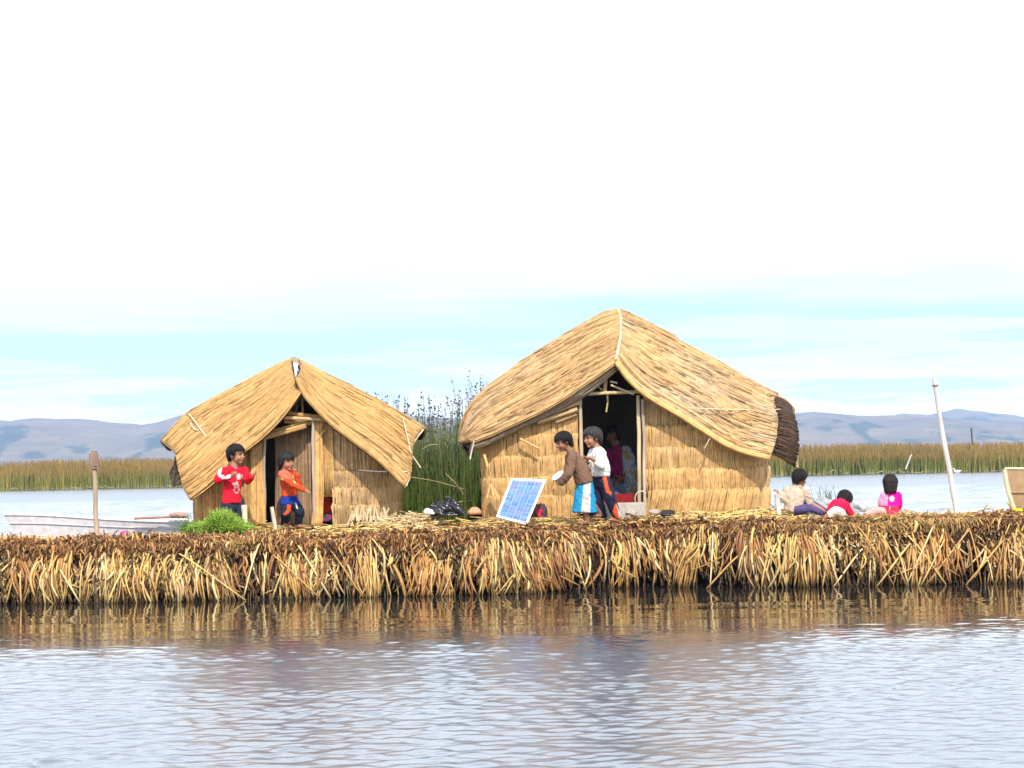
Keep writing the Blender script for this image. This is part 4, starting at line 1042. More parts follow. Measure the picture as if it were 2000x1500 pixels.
class Person:
    def __init__(s, base, label, Y, group='children on the reed island', skin=(0.30, 0.145, 0.085), cat='person'):
        s.Y = Y; s.root = empty('person', base, label, cat, group); s.b = Prims(); s.skinc = np.array(skin); s.head_ = None
    def J(s, px, py, dy=0.0): return at(px, py, s.Y + dy)
    def head(s, c, f, u=(0, 0, 1), k=1.0):
        f = nrm(np.asarray(f, float)); u = np.asarray(u, float); u = nrm(u - (u @ f) * f); sd = np.cross(f, u); c = np.asarray(c, float)
        s.head_ = (c, f, u, sd, k); b = s.b
        b.ell(c + (u * 0.01 - f * 0.008) * k, np.array([sd * 0.071, f * 0.088, u * 0.082]) * k)
        b.ell(c + (f * 0.024 - u * 0.045) * k, np.array([sd * 0.058, f * 0.056, u * 0.062]) * k)      # face and jaw
        b.ell(c + (f * 0.055 - u * 0.092) * k, np.array([sd * 0.026, f * 0.022, u * 0.018]) * k)      # chin
        b.ell(c + (f * 0.088 - u * 0.036) * k, np.array([sd * 0.012, f * 0.017, u * 0.017]) * k)      # nose
        b.ell(c + (f * 0.079 - u * 0.015) * k, np.array([sd * 0.009, f * 0.012, u * 0.022]) * k)
        b.ell(c + (f * 0.076 - u * 0.067) * k, np.array([sd * 0.021, f * 0.011, u * 0.010]) * k)      # lips
        for q in (-1, 1):
            b.ell(c + (sd * q * 0.034 + f * 0.056 - u * 0.048) * k, np.array([sd * 0.022, f * 0.020, u * 0.022]) * k)   # cheeks
            b.ell(c + (sd * q * 0.071 - f * 0.008 - u * 0.022) * k, np.array([sd * 0.010, f * 0.020, u * 0.027]) * k)   # ears
            b.ell(c + (sd * q * 0.030 + f * 0.074 + u * 0.012) * k, np.array([sd * 0.024, f * 0.010, u * 0.008]) * k)   # brow
        return s
    def neck(s, p):
        c, f, u, sd, k = s.head_
        s.b.limb([c - (u * 0.06 + f * 0.015) * k, p], [0.040 * k, 0.042 * k]); return s
    def finish(s, voxel=0.0055):
        me, co = s.b.skin(voxel, 2)
        C = np.repeat(s.skinc[None], len(co), 0)
        if s.head_:
            c, f, u, sd, k = s.head_; d = (co - c) / k; F_, U_, S_ = d @ f, d @ u, d @ sd
            face = (F_ > 0.045)
            for q in (-1, 1):
                e = face & (((S_ - q * 0.030) / 0.015) ** 2 + ((U_ + 0.012) / 0.0085) ** 2 < 1); C[e] = (0.30, 0.26, 0.24)
                e = face & (((S_ - q * 0.030) / 0.008) ** 2 + ((U_ + 0.012) / 0.0085) ** 2 < 1); C[e] = (0.012, 0.008, 0.007)
                e = face & (((S_ - q * 0.031) / 0.020) ** 2 + ((U_ - 0.012) / 0.005) ** 2 < 1); C[e] = (0.03, 0.018, 0.014)
                e = face & (((S_ - q * 0.040) / 0.022) ** 2 + ((U_ + 0.050) / 0.020) ** 2 < 1); C[e] = s.skinc * np.array([1.25, 0.92, 0.9])
            e = face & ((S_ / 0.021) ** 2 + ((U_ + 0.068) / 0.009) ** 2 < 1); C[e] = (0.30, 0.09, 0.075)
            e = face & ((S_ / 0.019) ** 2 + ((U_ + 0.068) / 0.0022) ** 2 < 1); C[e] = (0.07, 0.02, 0.02)
        set_col(me, C); me.name = 'body'
        link_mesh('body', me, M_skin, s.root)
        return s
    def hair(s, length=-0.075, side=-0.04, fringe=0.035, thick=0.011, col=(0.012, 0.010, 0.011), wide=1.0, sheen=1.0):
        """cap of hair: length = how far down the back it reaches, fringe = height of the hairline over the face"""
        c, f, u, sd, k = s.head_
        nu, nv = 72, 48; th = np.linspace(0, 2 * np.pi, nu, endpoint=False); ph = np.linspace(0.0, np.pi, nv)
        V = np.zeros((nu, nv, 3)); 
        a = np.array([0.071, 0.088, 0.082]) * 1.0
        for i, t in enumerate(th):
            front = math.cos(t)                       # 1 = over the face, -1 = back
            low = fringe if front > 0.55 else (side + (fringe - side) * sstep(0.25, 0.55, front) if front > -0.2 else side + (length - side) * sstep(-0.2, -0.7, front))
            low = float(low) + 0.008 * math.sin(t * 9.3) * (1 if front > 0 else 0.6) + 0.004 * math.sin(t * 23)
            for j, p in enumerate(ph):
                dirv = np.array([math.sin(p) * math.sin(t), math.sin(p) * front, math.cos(p)])
                q = dirv * a; r = 1.0
                strand = -0.007 * float(sstep(0.0, -0.07, q[2])) + 0.004 * math.sin(t * 31 + 3 * math.sin(p * 5)) + 0.003 * math.sin(t * 57 + p * 4)
                z = q[2] + 0.01
                if z < -0.02 and low < -0.08:         # long hair hangs straight down
                    s2 = math.sin(max(p, 1e-3)); z = q[2] * (1 - low * 2.2); tp = 1.02 - 0.30 * float(sstep(-0.03, -0.125, z)); q = np.array([math.sin(t) * a[0] * tp, front * a[1] * tp, q[2]])
                k2 = float(sstep(low - 0.006, low + 0.010, z))
                th_ = (thick + strand) * k2 - 0.022 * (1 - k2)
                nd = nrm(np.array([dirv[0] * wide, dirv[1], max(dirv[2], -0.2)]))
                pos = q + nd * th_ + np.array([0, -0.008, 0.01]); pos[2] = max(z, low - 0.01) + nd[2] * th_ if z < q[2] + 0.005 else pos[2]
                V[i, j] = c + (sd * pos[0] + f * pos[1] + u * pos[2]) * k
        V = np.concatenate([V, V[:1]], 0)
        mb = MB(); C = np.repeat(np.asarray(col)[None], V.shape[0] * V.shape[1], 0) * R.uniform(0.7, 1.5, (V.shape[0] * V.shape[1], 1))
        mb.grid(V, C.reshape(V.shape), flip=True)
        # separate locks laid over the cap so that its edge is uneven
        n = 420; t = R.uniform(0, 2 * np.pi, n); p0 = R.uniform(0.05, 0.9, n)
        K = 6; kk = np.linspace(0, 1, K); P = np.zeros((n, K, 3))
        for i in range(n):
            front = math.cos(t[i])
            low = fringe if front > 0.55 else (side + (fringe - side) * float(sstep(0.25, 0.55, front)) if front > -0.2 else side + (length - side) * float(sstep(-0.2, -0.7, front)))
            low += R.normal(-0.003, 0.010)
            pe = math.acos(np.clip((low - 0.01) / a[2], -0.995, 0.995)); extra = max(0.0, -0.08 - low)
            for j, x in enumerate(kk):
                p = p0[i] + (max(pe, p0[i] + 0.25) - p0[i]) * x
                dirv = np.array([math.sin(p) * math.sin(t[i]), math.sin(p) * front, math.cos(p)])
                q = dirv * (a + thick + 0.004)
                if p > 1.57: q[:2] = np.array([math.sin(t[i]), front]) * (a[:2] + thick) * ((1 - 0.26 * x ** 2) if low < -0.08 else math.sin(p) ** 0.5)
                q[2] -= extra * x ** 2
                q = q * (1 + 0.05 * math.sin(i * 7.1) * x) if low > -0.08 else q
                P[i, j] = c + (sd * q[0] * wide + f * (q[1] - 0.008) + u * (q[2] + 0.01)) * k
        v, fa, cc = tubes(P, np.full(n, 0.0042 * k)[:, None] * np.array([1, 1, 1, 1, .8, .3]), np.asarray(col) * R.uniform(0.5, 2.2, (n, 1)), sides=4); mb.add(v, fa, cc)
        mb.build('hair', M_hair, s.root)
        return s
    def wear(s, name, prims, col, voxel=0.008, smooth=3, wrinkle=0.007, wscale=17, paint=None, label=None, mat=None, sub=None):
        me, co = prims.skin(voxel, smooth, wrinkle, wscale)
        C = np.repeat(np.asarray(col, float)[None], len(co), 0)
        if paint is not None:
            n = len(me.vertices); no = np.empty(n * 3); me.vertices.foreach_get('normal', no)
            C = paint(co, no.reshape(-1, 3), C)
        set_col(me, C); me.name = name
        o = link_mesh(name, me, mat or M_cloth, s.root)
        if label: o['label'] = label
        return o

def ground(x, Y):
    return float(gz(x, Y))

def child_red():
    Y = 24.35
    p = Person((px2X(452, Y), Y, ground(px2X(452, Y), Y)), 'child in a red top with white marks, standing behind the green plant', Y)
    J = p.J
    f = np.array([0.86, -0.5, 0.0]); sd = np.array([0.5, 0.86, 0])        # the child's left lies away from us
    p.head(J(461, 886), (0.93, -0.36, -0.04), k=1.12).neck(J(457, 914))
    hip = J(453, 982, 0.0); ch = J(456, 930); sh = J(457, 918)
    p.b.loft([hip, J(453, 958), ch, sh], [0.095, 0.09, 0.105, 0.07], [0.07, 0.07, 0.075, 0.05], sd)
    RS, LS = J(437, 921, -0.08), J(477, 920, 0.08)
    RE, LE = J(425, 937, -0.14), J(484, 938, 0.02)
    RW, LW = J(452, 930, -0.24), J(492, 931, -0.06)
    p.b.limb([RS, RE, RW], [0.036, 0.029, 0.021]).limb([LS, LE, LW], [0.036, 0.029, 0.021])
    p.b.hand(RW, RW - RE + np.array([0.05, 0, 0.05]), (0.3, 0.4, 0.6), 1.1, 0.95).hand(LW, LW - LE + np.array([0.06, 0, 0.03]), (-0.2, -0.3, 0.8), 0.9, 0.95, -1)
    RH, LH = J(444, 985, -0.05), J(464, 984, 0.05); RK, LK = J(442, 1008, -0.10), J(467, 1008, 0.02); RA, LA = J(441, 1030, -0.04), J(467, 1030, 0.08)
    p.b.limb([RH, RK, RA], [0.058, 0.042, 0.03]).limb([LH, LK, LA], [0.058, 0.042, 0.03])
    for a in (RA, LA): p.b.foot(a, f, 0.95)
    p.finish(); p.hair(length=-0.068, side=-0.02, fringe=0.034)
    s = Prims(); s.loft([J(453, 982), J(452, 962), J(455, 938), J(456, 922), J(457, 914)], [0.145, 0.125, 0.13, 0.115, 0.055], [0.10, 0.09, 0.095, 0.075, 0.05], sd, hem=0.12)
    s.limb([J(457, 919), RS], [0.055, 0.056]).limb([J(457, 919), LS], [0.055, 0.054])
    s.limb([RS, RE, RW + (RE - RW) * 0.12], [0.055, 0.048, 0.036]).limb([LS, LE, LW + (LE - LW) * 0.12], [0.055, 0.048, 0.036])
    rg = np.random.default_rng(4)
    def paint(co, no, C):
        x, y = proj(co); fr = no[:, 1] < 0.2
        wh = np.array([0.72, 0.62, 0.62])
        m_ = inpoly(x, y, [(424, 927), (429, 912), (434, 912), (431, 927)]) | inpoly(x, y, [(426, 929), (433, 927), (440, 931), (446, 927), (452, 927), (453, 932), (444, 936), (434, 935)])
        m_ |= inpoly(x, y, [(462, 929), (467, 924), (473, 927), (474, 935), (463, 936)])
        for a in [(458, 945, 5, 3), (463, 943, 3, 4), (460, 951, 3, 5), (465, 949, 2, 5), (458, 957, 3, 2), (467, 957, 3, 3), (462, 962, 5, 2)]:
            m_ |= ((x - a[0]) / a[2]) ** 2 + ((y - a[1]) / a[3]) ** 2 < 0.8
        st = y < 938; C[m_ & fr & st] = wh; C[m_ & fr & ~st] = (0.66, 0.34, 0.36)
        return C
    p.wear('shirt', s, (0.60, 0.012, 0.03), paint=paint)
    c_ = Prims(); c_.loft([J(457.5, 918), J(458.5, 914)], [0.068, 0.052], [0.060, 0.048], sd); p.wear('collar', c_, (0.03, 0.20, 0.24), wrinkle=0)
    t = Prims(); t.loft([J(453, 978), J(453, 992)], [0.105, 0.11], [0.085, 0.085], sd)
    t.limb([RH, RK, RA + [0, 0, 0.03]], [0.075, 0.062, 0.05]).limb([LH, LK, LA + [0, 0, 0.03]], [0.075, 0.062, 0.05])
    p.wear('trousers', t, (0.022, 0.028, 0.05))

def child_orange():
    Y = 24.72
    p = Person((px2X(568, Y), Y, ground(px2X(568, Y), Y)), 'child in an orange jumper with one fist raised, in the smaller hut\'s doorway', Y)
    J = p.J; f = np.array([0.8, -0.6, 0]); sd = np.array([0.6, 0.8, 0])
    p.head(J(559, 900), (0.8, -0.6, -0.06), k=1.06).neck(J(557, 922))
    p.b.loft([J(566, 975), J(564, 950), J(560, 928)], [0.085, 0.085, 0.08], [0.065, 0.065, 0.05], sd)
    RS, LS = J(550, 927, -0.08), J(574, 928, 0.08); RE, RW = J(571, 946, -0.22), J(596, 957, -0.24)
    LE, LW = J(583, 944, -0.06), J(580, 925, -0.12)
    p.b.limb([RS, RE, RW], [0.034, 0.027, 0.02]).limb([LS, LE, LW], [0.034, 0.027, 0.02])
    p.b.hand(RW, RW - RE, (0, 0.4, -0.7), 0.8, 0.9).hand(LW, np.array([-0.1, -0.15, 0.6]), (-0.7, -0.2, 0.1), 1.4, 0.9, -1)
    RH, LH = J(558, 980, -0.05), J(572, 980, 0.05); RK, LK = J(559, 1003, -0.14), J(586, 1000, -0.04); RA, LA = J(556, 1024, 0.02), J(583, 1024, 0.02)
    p.b.limb([RH, RK, RA], [0.055, 0.04, 0.028]).limb([LH, LK, LA], [0.055, 0.04, 0.028])
    for a in (RA, LA): p.b.foot(a, f, 0.9)
    p.finish(); p.hair(length=-0.085, side=-0.04, fringe=0.026, col=(0.02, 0.019, 0.022))
    s = Prims(); s.loft([J(566, 968), J(564, 950), J(561, 935), J(559, 925), J(558, 918)], [0.105, 0.10, 0.105, 0.095, 0.05], [0.085, 0.08, 0.08, 0.065, 0.045], sd, hem=0.12)
    s.limb([RS, RE, RW + (RE - RW) * 0.15], [0.050, 0.043, 0.033]).limb([LS, LE, LW + (LE - LW) * 0.15], [0.05, 0.043, 0.034])
    def paint(co, no, C):
        x, y = proj(co)
        C[inpoly(x, y, [(543, 931), (552, 934), (554, 938), (543, 937)]) | inpoly(x, y, [(571, 928), (575, 932), (578, 944), (574, 943)])] = (0.72, 0.50, 0.16)
        C[inpoly(x, y, [(545, 918), (557, 917), (572, 928), (571, 936), (556, 934), (544, 930)])] = (0.55, 0.13, 0.075)
        return C
    p.wear('jumper', s, (0.52, 0.065, 0.02), paint=paint)
    t = Prims(); t.loft([J(566, 968), J(565, 985)], [0.095, 0.10], [0.08, 0.08], sd)
    t.limb([RH, RK, RA + [0, 0, .03]], [0.07, 0.058, 0.046]).limb([LH, LK, LA + [0, 0, .03]], [0.07, 0.056, 0.045])
    def paint2(co, no, C):
        x, y = proj(co)
        C[(y < 984)] = (0.012, 0.035, 0.24)
        C[inpoly(x, y, [(561, 985), (569, 986), (568, 997), (564, 1002), (556, 1007), (552, 1004), (560, 997)])] = (0.62, 0.07, 0.02)
        C[inpoly(x, y, [(576, 981), (579, 983), (582, 994), (580, 994)])] = (0.55, 0.55, 0.55)
        return C
    p.wear('trousers', t, (0.014, 0.02, 0.04), paint=paint2)

def child_brown():
    Y = 24.2
    p = Person((px2X(1150, Y), Y, ground(px2X(1150, Y), Y)), 'child in brown jumper and blue and white skirt, bending forward with a bowl', Y)
    J = p.J; f = np.array([-0.96, -0.2, 0]); sd = np.array([-0.2, 0.96, 0.0])
    p.head(J(1100, 861), (-0.9, -0.3, -0.32), (-0.3, 0, 0.95), k=1.08).neck(J(1115, 884))
    p.b.loft([J(1142, 948), J(1133, 920), J(1121, 894)], [0.10, 0.095, 0.09], [0.075, 0.075, 0.06], sd)
    NS, FS = J(1119, 893, -0.11), J(1114, 892, 0.11); NE, NW = J(1110, 926, -0.16), J(1096, 944, -0.10); FE, FW = J(1108, 925, 0.13), J(1094, 942, 0.07)
    p.b.limb([NS, NE, NW], [0.036, 0.03, 0.022]).limb([FS, FE, FW], [0.036, 0.03, 0.022])
    p.b.hand(NW, J(1088, 948, -0.02) - NW, (-0.2, 0.6, 0.7), 0.9).hand(FW, J(1086, 946, 0.0) - FW, (-0.2, -0.6, 0.7), 0.9, 1.0, -1)
    NH, FH = J(1142, 952, -0.05), J(1144, 952, 0.05); NK, FK = J(1141, 988, -0.08), J(1158, 986, 0.08); NA, FA = J(1147, 1016, -0.06), J(1171, 1003, 0.16)
    p.b.limb([NH, NK, NA], [0.06, 0.044, 0.03]).limb([FH, FK, FA], [0.06, 0.044, 0.03])
    p.b.foot(NA, (-1, -0.3, 0)).foot(FA, (-0.6, -0.5, 0))
    p.skinc = np.array([0.22, 0.10, 0.06]); p.finish(); p.hair(length=-0.078, side=-0.025, fringe=0.03)
    s = Prims(); s.loft([J(1141, 943), J(1137, 926), J(1127, 905), J(1120, 892), J(1113, 882)], [0.135, 0.135, 0.135, 0.115, 0.055], [0.105, 0.105, 0.098, 0.08, 0.048], sd, hem=0.12)
    s.limb([NS, NE, NW + (NE - NW) * 0.1], [0.056, 0.052, 0.040]).limb([FS, FE, FW + (FE - FW) * 0.1], [0.056, 0.05, 0.04])
    p.wear('jumper', s, (0.165, 0.095, 0.065), wrinkle=0.009)
    k = Prims(); k.loft([J(1143, 938), J(1142, 962), J(1142, 985), J(1142, 1000)], [0.10, 0.122, 0.143, 0.160], [0.085, 0.11, 0.132, 0.148], sd, hem=0.06)
    def paint(co, no, C):
        x, y = proj(co)
        xm = 1147 - (y - 940) * 0.05; w = 6.5 + (y - 940) * 0.04
        m_ = np.abs(x - xm) < w; C[m_] = (0.50, 0.47, 0.45)
        sp = m_ & (fbm2(co[:, 0] * 45, co[:, 2] * 33, 5) > 0.12) & (y > 960); C[sp] = (0.43, 0.33, 0.30)
        return C
    p.wear('skirt', k, (0.02, 0.24, 0.46), wrinkle=0.009, paint=paint)
    # the bowl in the child's hands is a thing of its own
    c = J(1091, 931, 0.0); ax = nrm(np.array([-0.55, -0.35, 0.75])); a1 = nrm(np.cross(ax, [0, 1, 0])); a2 = np.cross(ax, a1)
    mb = MB(); prof = [(0.0, -0.045), (0.035, -0.045), (0.055, -0.03), (0.072, -0.005), (0.080, 0.02), (0.083, 0.021), (0.078, 0.018), (0.068, -0.004), (0.05, -0.026), (0.0, -0.038)]
    th = np.linspace(0, 2 * np.pi, 33)
    G = np.array([[c + ax * h + r * (math.cos(t) * a1 + math.sin(t) * a2) for t in th] for r, h in prof]); mb.grid(G, np.array([0.78, 0.80, 0.82]), flip=True)
    tag(mb.build('bowl', M_plastic, None, c), 'white bowl held low in both hands by the bending child', 'bowl')

def child_white():
    Y = 24.62
    p = Person((px2X(1185, Y), Y, ground(px2X(1185, Y), Y)), 'person in white shirt and navy trousers with orange stripe at the large hut\'s doorway', Y)
    J = p.J; f = np.array([-0.93, -0.35, 0]); sd = np.array([-0.35, 0.93, 0.0])
    p.head(J(1157, 853), (-0.9, -0.42, -0.12), (-0.12, 0, 0.99), k=1.14).neck(J(1166, 878))
    p.b.loft([J(1178, 938), J(1175, 912), J(1168, 884)], [0.10, 0.095, 0.09], [0.075, 0.075, 0.055], sd)
    NS, FS = J(1173, 885, -0.13), J(1160, 884, 0.10); NE, NW = J(1172, 907, -0.22), J(1153, 894, -0.28); FE, FW = J(1152, 905, 0.08), J(1143, 900, -0.05)
    p.b.limb([NS, NE, NW], [0.037, 0.03, 0.021]).limb([FS, FE, FW], [0.036, 0.03, 0.021])
    p.b.hand(NW, np.array([-0.6, 0.05, -0.05]), (0, 0.7, 0.3), 1.1, 1.0).hand(FW, np.array([-0.5, -0.2, 0.15]), (0.1, -0.6, 0.4), 1.1, 1.0, -1)
    NH, FH = J(1180, 942, -0.06), J(1168, 942, 0.05); NK, FK = J(1190, 970, -0.10), J(1167, 978, 0.02); NA, FA = J(1205, 1010, -0.02), J(1178, 1008, 0.1)
    p.b.limb([NH, NK, NA], [0.062, 0.044, 0.03]).limb([FH, FK, FA], [0.06, 0.044, 0.03])
    p.b.foot(NA, (-0.8, -0.5, 0)).foot(FA, (-1, -0.2, 0))
    p.finish(); p.hair(length=-0.065, side=-0.02, fringe=0.032, col=(0.035, 0.033, 0.036), thick=0.014)
    s = Prims(); s.loft([J(1173, 929), J(1173, 912), J(1170, 896), J(1168, 884), J(1166, 875)], [0.125, 0.135, 0.13, 0.115, 0.055], [0.10, 0.108, 0.10, 0.075, 0.05], sd, hem=0.12)
    s.limb([NS, NE], [0.064, 0.064]).limb([FS, FE], [0.058, 0.056]); s.limb([NE, NE + (NW - NE) * 0.25], [0.062, 0.05])
    p.wear('shirt', s, (0.74, 0.74, 0.76), wrinkle=0.010)
    t = Prims(); t.loft([J(1174, 930), J(1174, 948)], [0.105, 0.11], [0.085, 0.09], sd)
    t.limb([NH, NK, NA + (NK - NA) * 0.1], [0.082, 0.066, 0.052]).limb([FH, FK, FA + (FK - FA) * 0.1], [0.08, 0.066, 0.052])
    def paint(co, no, C):
        x, y = proj(co); fr = no[:, 1] < 0.25
        m_ = inpoly(x, y, [(1177, 930), (1184, 930), (1190, 956), (1195, 962), (1194, 967), (1184, 961), (1181, 950)]) | inpoly(x, y, [(1199, 990), (1203, 982), (1209, 1000), (1212, 1012), (1206, 1014), (1196, 1003)])
        C[m_ & fr] = (0.70, 0.085, 0.02)
        C[inpoly(x, y, [(1203, 984), (1206, 990), (1216, 1012), (1211, 1014)]) & fr] = (0.5, 0.52, 0.56)
        return C
    p.wear('trousers', t, (0.020, 0.022, 0.05), paint=paint, wrinkle=0.009)

def woman_inside():
    Y = 26.35
    p = Person((px2X(1212, Y), Y, ground(px2X(1212, Y), 25.9)), 'dim figure in a magenta top and pale shawl standing inside the large hut', Y, group='people in the large hut', skin=(0.16, 0.08, 0.05))  # skin and clothes coloured darker to imitate the dim light indoors
    J = p.J; sd = np.array([1.0, 0, 0])
    p.head(J(1196, 846), (-0.5, -0.85, -0.25), (-0.1, 0, 1), k=1.1).neck(J(1203, 872))
    p.b.loft([J(1216, 940), J(1212, 905), J(1206, 880)], [0.12, 0.11, 0.10], [0.09, 0.085, 0.06], sd)
    RS, LS = J(1190, 884, -0.03), J(1222, 882, 0.0); RE, RW = J(1192, 912, -0.08), J(1206, 930, -0.16); LE, LW = J(1230, 914, -0.05), J(1216, 934, -0.15)
    p.b.limb([RS, RE, RW], [0.04, 0.032, 0.023]).limb([LS, LE, LW], [0.04, 0.032, 0.023])
    p.b.hand(RW, RW - RE, (0.2, 0.3, 0.6), 0.9).hand(LW, LW - LE, (-0.2, 0.3, 0.6), 0.9, 1, -1)
    for x, d in ((1206, -0.04), (1224, 0.0)):
        p.b.limb([J(x, 940, d), J(x, 970, d), J(x, 1001, d)], [0.065, 0.046, 0.032]); p.b.foot(J(x, 1001, d), (-0.3, -1, 0), 1.1)
    p.finish(0.007); p.hair(length=-0.09, side=-0.06, fringe=0.03)
    s = Prims(); s.loft([J(1213, 935), J(1210, 905), J(1207, 886), J(1204, 872)], [0.12, 0.12, 0.115, 0.055], [0.095, 0.09, 0.08, 0.05], sd)
    s.limb([RS, RE, RW + (RE - RW) * .2], [0.058, 0.05, 0.04]); p.wear('blouse', s, (0.20, 0.012, 0.085))
    k = Prims(); k.limb([LS, J(1228, 900, -0.06), J(1232, 940, -0.08), J(1236, 968, -0.08)], [0.075, 0.085, 0.095, 0.085]); k.loft([J(1206, 882, 0.07), J(1222, 900, 0.07), J(1230, 940, 0.03)], [0.09, 0.11, 0.11], [0.05, 0.06, 0.07], sd)
    def paint(co, no, C):
        n_ = fbm2(co[:, 0] * 14, co[:, 2] * 11, 9); C[n_ > 0.25] = (0.27, 0.23, 0.12); C[n_ < -0.3] = (0.2, 0.22, 0.27); return C
    p.wear('shawl', k, (0.30, 0.34, 0.40), paint=paint, wrinkle=0.008)
    k = Prims(); k.loft([J(1214, 935), J(1214, 965), J(1214, 992)], [0.13, 0.16, 0.18], [0.10, 0.13, 0.14], sd, hem=0.06); p.wear('skirt', k, (0.12, 0.16, 0.24), wrinkle=0.009)

def child_beige():
    Y = 24.75
    gx = px2X(1555, Y)
    p = Person((gx, Y, ground(gx, Y)), 'child in beige jumper and purple trousers sitting beside the grey stake, back turned', Y)
    J = p.J; sd = np.array([0.93, -0.36, 0]); f = np.array([0.36, 0.93, 0])
    p.head(J(1562, 932), (0.75, 0.62, -0.2), (0.05, 0, 1), k=1.0).neck(J(1558, 950))
    p.b.loft([J(1551, 993), J(1552, 972), J(1556, 952)], [0.095, 0.09, 0.085], [0.07, 0.07, 0.05], sd)
    LS, RS = J(1537, 957, 0.03), J(1572, 958, -0.03); LE, LW = J(1529, 976, 0.03), J(1521, 965, 0.02); RE, RW = J(1580, 981, 0.0), J(1606, 995, -0.05)
    p.b.limb([LS, LE, LW], [0.034, 0.028, 0.021]).limb([RS, RE, RW], [0.034, 0.028, 0.021])
    p.b.hand(LW, J(1518, 958, 0.0) - LW, (-0.4, 0.2, -0.3), 1.0, 0.9).hand(RW, RW - RE, (0, 0, -1.0), 0.4, 0.9, -1)
    H1, H2 = J(1558, 994, -0.02), J(1560, 991, 0.08); K1, K2 = J(1583, 993, -0.06), J(1592, 988, 0.08); A1, A2 = J(1612, 1004, -0.02), J(1614, 1001, 0.12)
    p.b.limb([H1, K1, A1], [0.052, 0.036, 0.026]).limb([H2, K2, A2], [0.052, 0.036, 0.026]); p.b.foot(A1, (1, 0.2, 0), 0.9).foot(A2, (1, 0.3, 0), 0.9)
    p.finish(); p.hair(length=-0.07, side=-0.03, fringe=0.03)
    s = Prims(); s.loft([J(1550, 994), J(1551, 976), J(1554, 962), J(1556, 954), J(1558, 946)], [0.115, 0.115, 0.118, 0.10, 0.05], [0.09, 0.09, 0.085, 0.07, 0.045], sd)
    s.limb([LS, LE, LW + (LE - LW) * .15], [0.05, 0.045, 0.036]).limb([RS, RE], [0.05, 0.042])
    p.wear('jumper', s, (0.47, 0.37, 0.29), wrinkle=0.009)
    t = Prims(); t.loft([J(1552, 992), J(1560, 993)], [0.10, 0.10], [0.085, 0.085], (0, 1, 0)); t.limb([H1, K1, A1 + (K1 - A1) * .15], [0.066, 0.047, 0.038]).limb([H2, K2, A2 + (K2 - A2) * .15], [0.066, 0.047, 0.038])
    p.wear('trousers', t, (0.075, 0.06, 0.16))

def child_crouched():
    Y = 24.7; gx = px2X(1640, Y)
    p = Person((gx, Y, ground(gx, Y)), 'child in a bright red top and white cloth crouched low with head bowed', Y)
    J = p.J; sd = np.array([0.8, -0.6, 0])
    p.head(J(1650, 974, 0.12), (0.5, 0.6, -0.6), (0.45, 0.25, 0.85), k=0.98).neck(J(1643, 980, 0.08))
    p.b.loft([J(1630, 1001, -0.1), J(1636, 988, -0.03), J(1642, 982, 0.05)], [0.09, 0.088, 0.08], [0.07, 0.07, 0.05], sd)
    LS, RS = J(1633, 986, 0.10), J(1652, 988, 0.0); LE, LW = J(1630, 999, 0.16), J(1640, 1004, 0.22); RE, RW = J(1660, 1001, 0.02), J(1663, 1004, 0.12)
    p.b.limb([LS, LE, LW], [0.032, 0.026, 0.02]).limb([RS, RE, RW], [0.032, 0.026, 0.02]); p.b.hand(LW, (0.3, 0.9, 0), (0, 0, -1), 0.3, 0.85).hand(RW, (0.4, 0.9, 0), (0, 0, -1), 0.3, 0.85, -1)
    for q in (0, 1):
        Hh, K, A = J(1626 + 8 * q, 1002, -0.12 + 0.1 * q), J(1634 + 10 * q, 1005, 0.05 + 0.06 * q), J(1615 + 6 * q, 1007, -0.1 + 0.1 * q)
        p.b.limb([Hh, K, A], [0.05, 0.04, 0.028]); p.b.foot(A, (-1, -0.2, 0), 0.85)
    p.finish(); p.hair(length=-0.09, side=-0.06, fringe=0.03, thick=0.014)
    s = Prims(); s.loft([J(1632, 1000, -0.09), J(1636, 990, -0.04), J(1641, 983, 0.03), J(1644, 979, 0.07)], [0.115, 0.115, 0.10, 0.055], [0.095, 0.095, 0.075, 0.045], sd)
    s.limb([LS, LE], [0.048, 0.042]).limb([RS, RE, RW + (RE - RW) * .3], [0.048, 0.042, 0.036]); p.wear('top', s, (0.66, 0.012, 0.06), wrinkle=0.008)
    k = Prims(); k.loft([J(1622, 1006, -0.14), J(1632, 996, -0.16), J(1646, 1004, -0.14)], [0.055, 0.07, 0.055], [0.05, 0.05, 0.05], (0, 1, 0)); p.wear('wrap', k, (0.72, 0.68, 0.62), wrinkle=0.009)

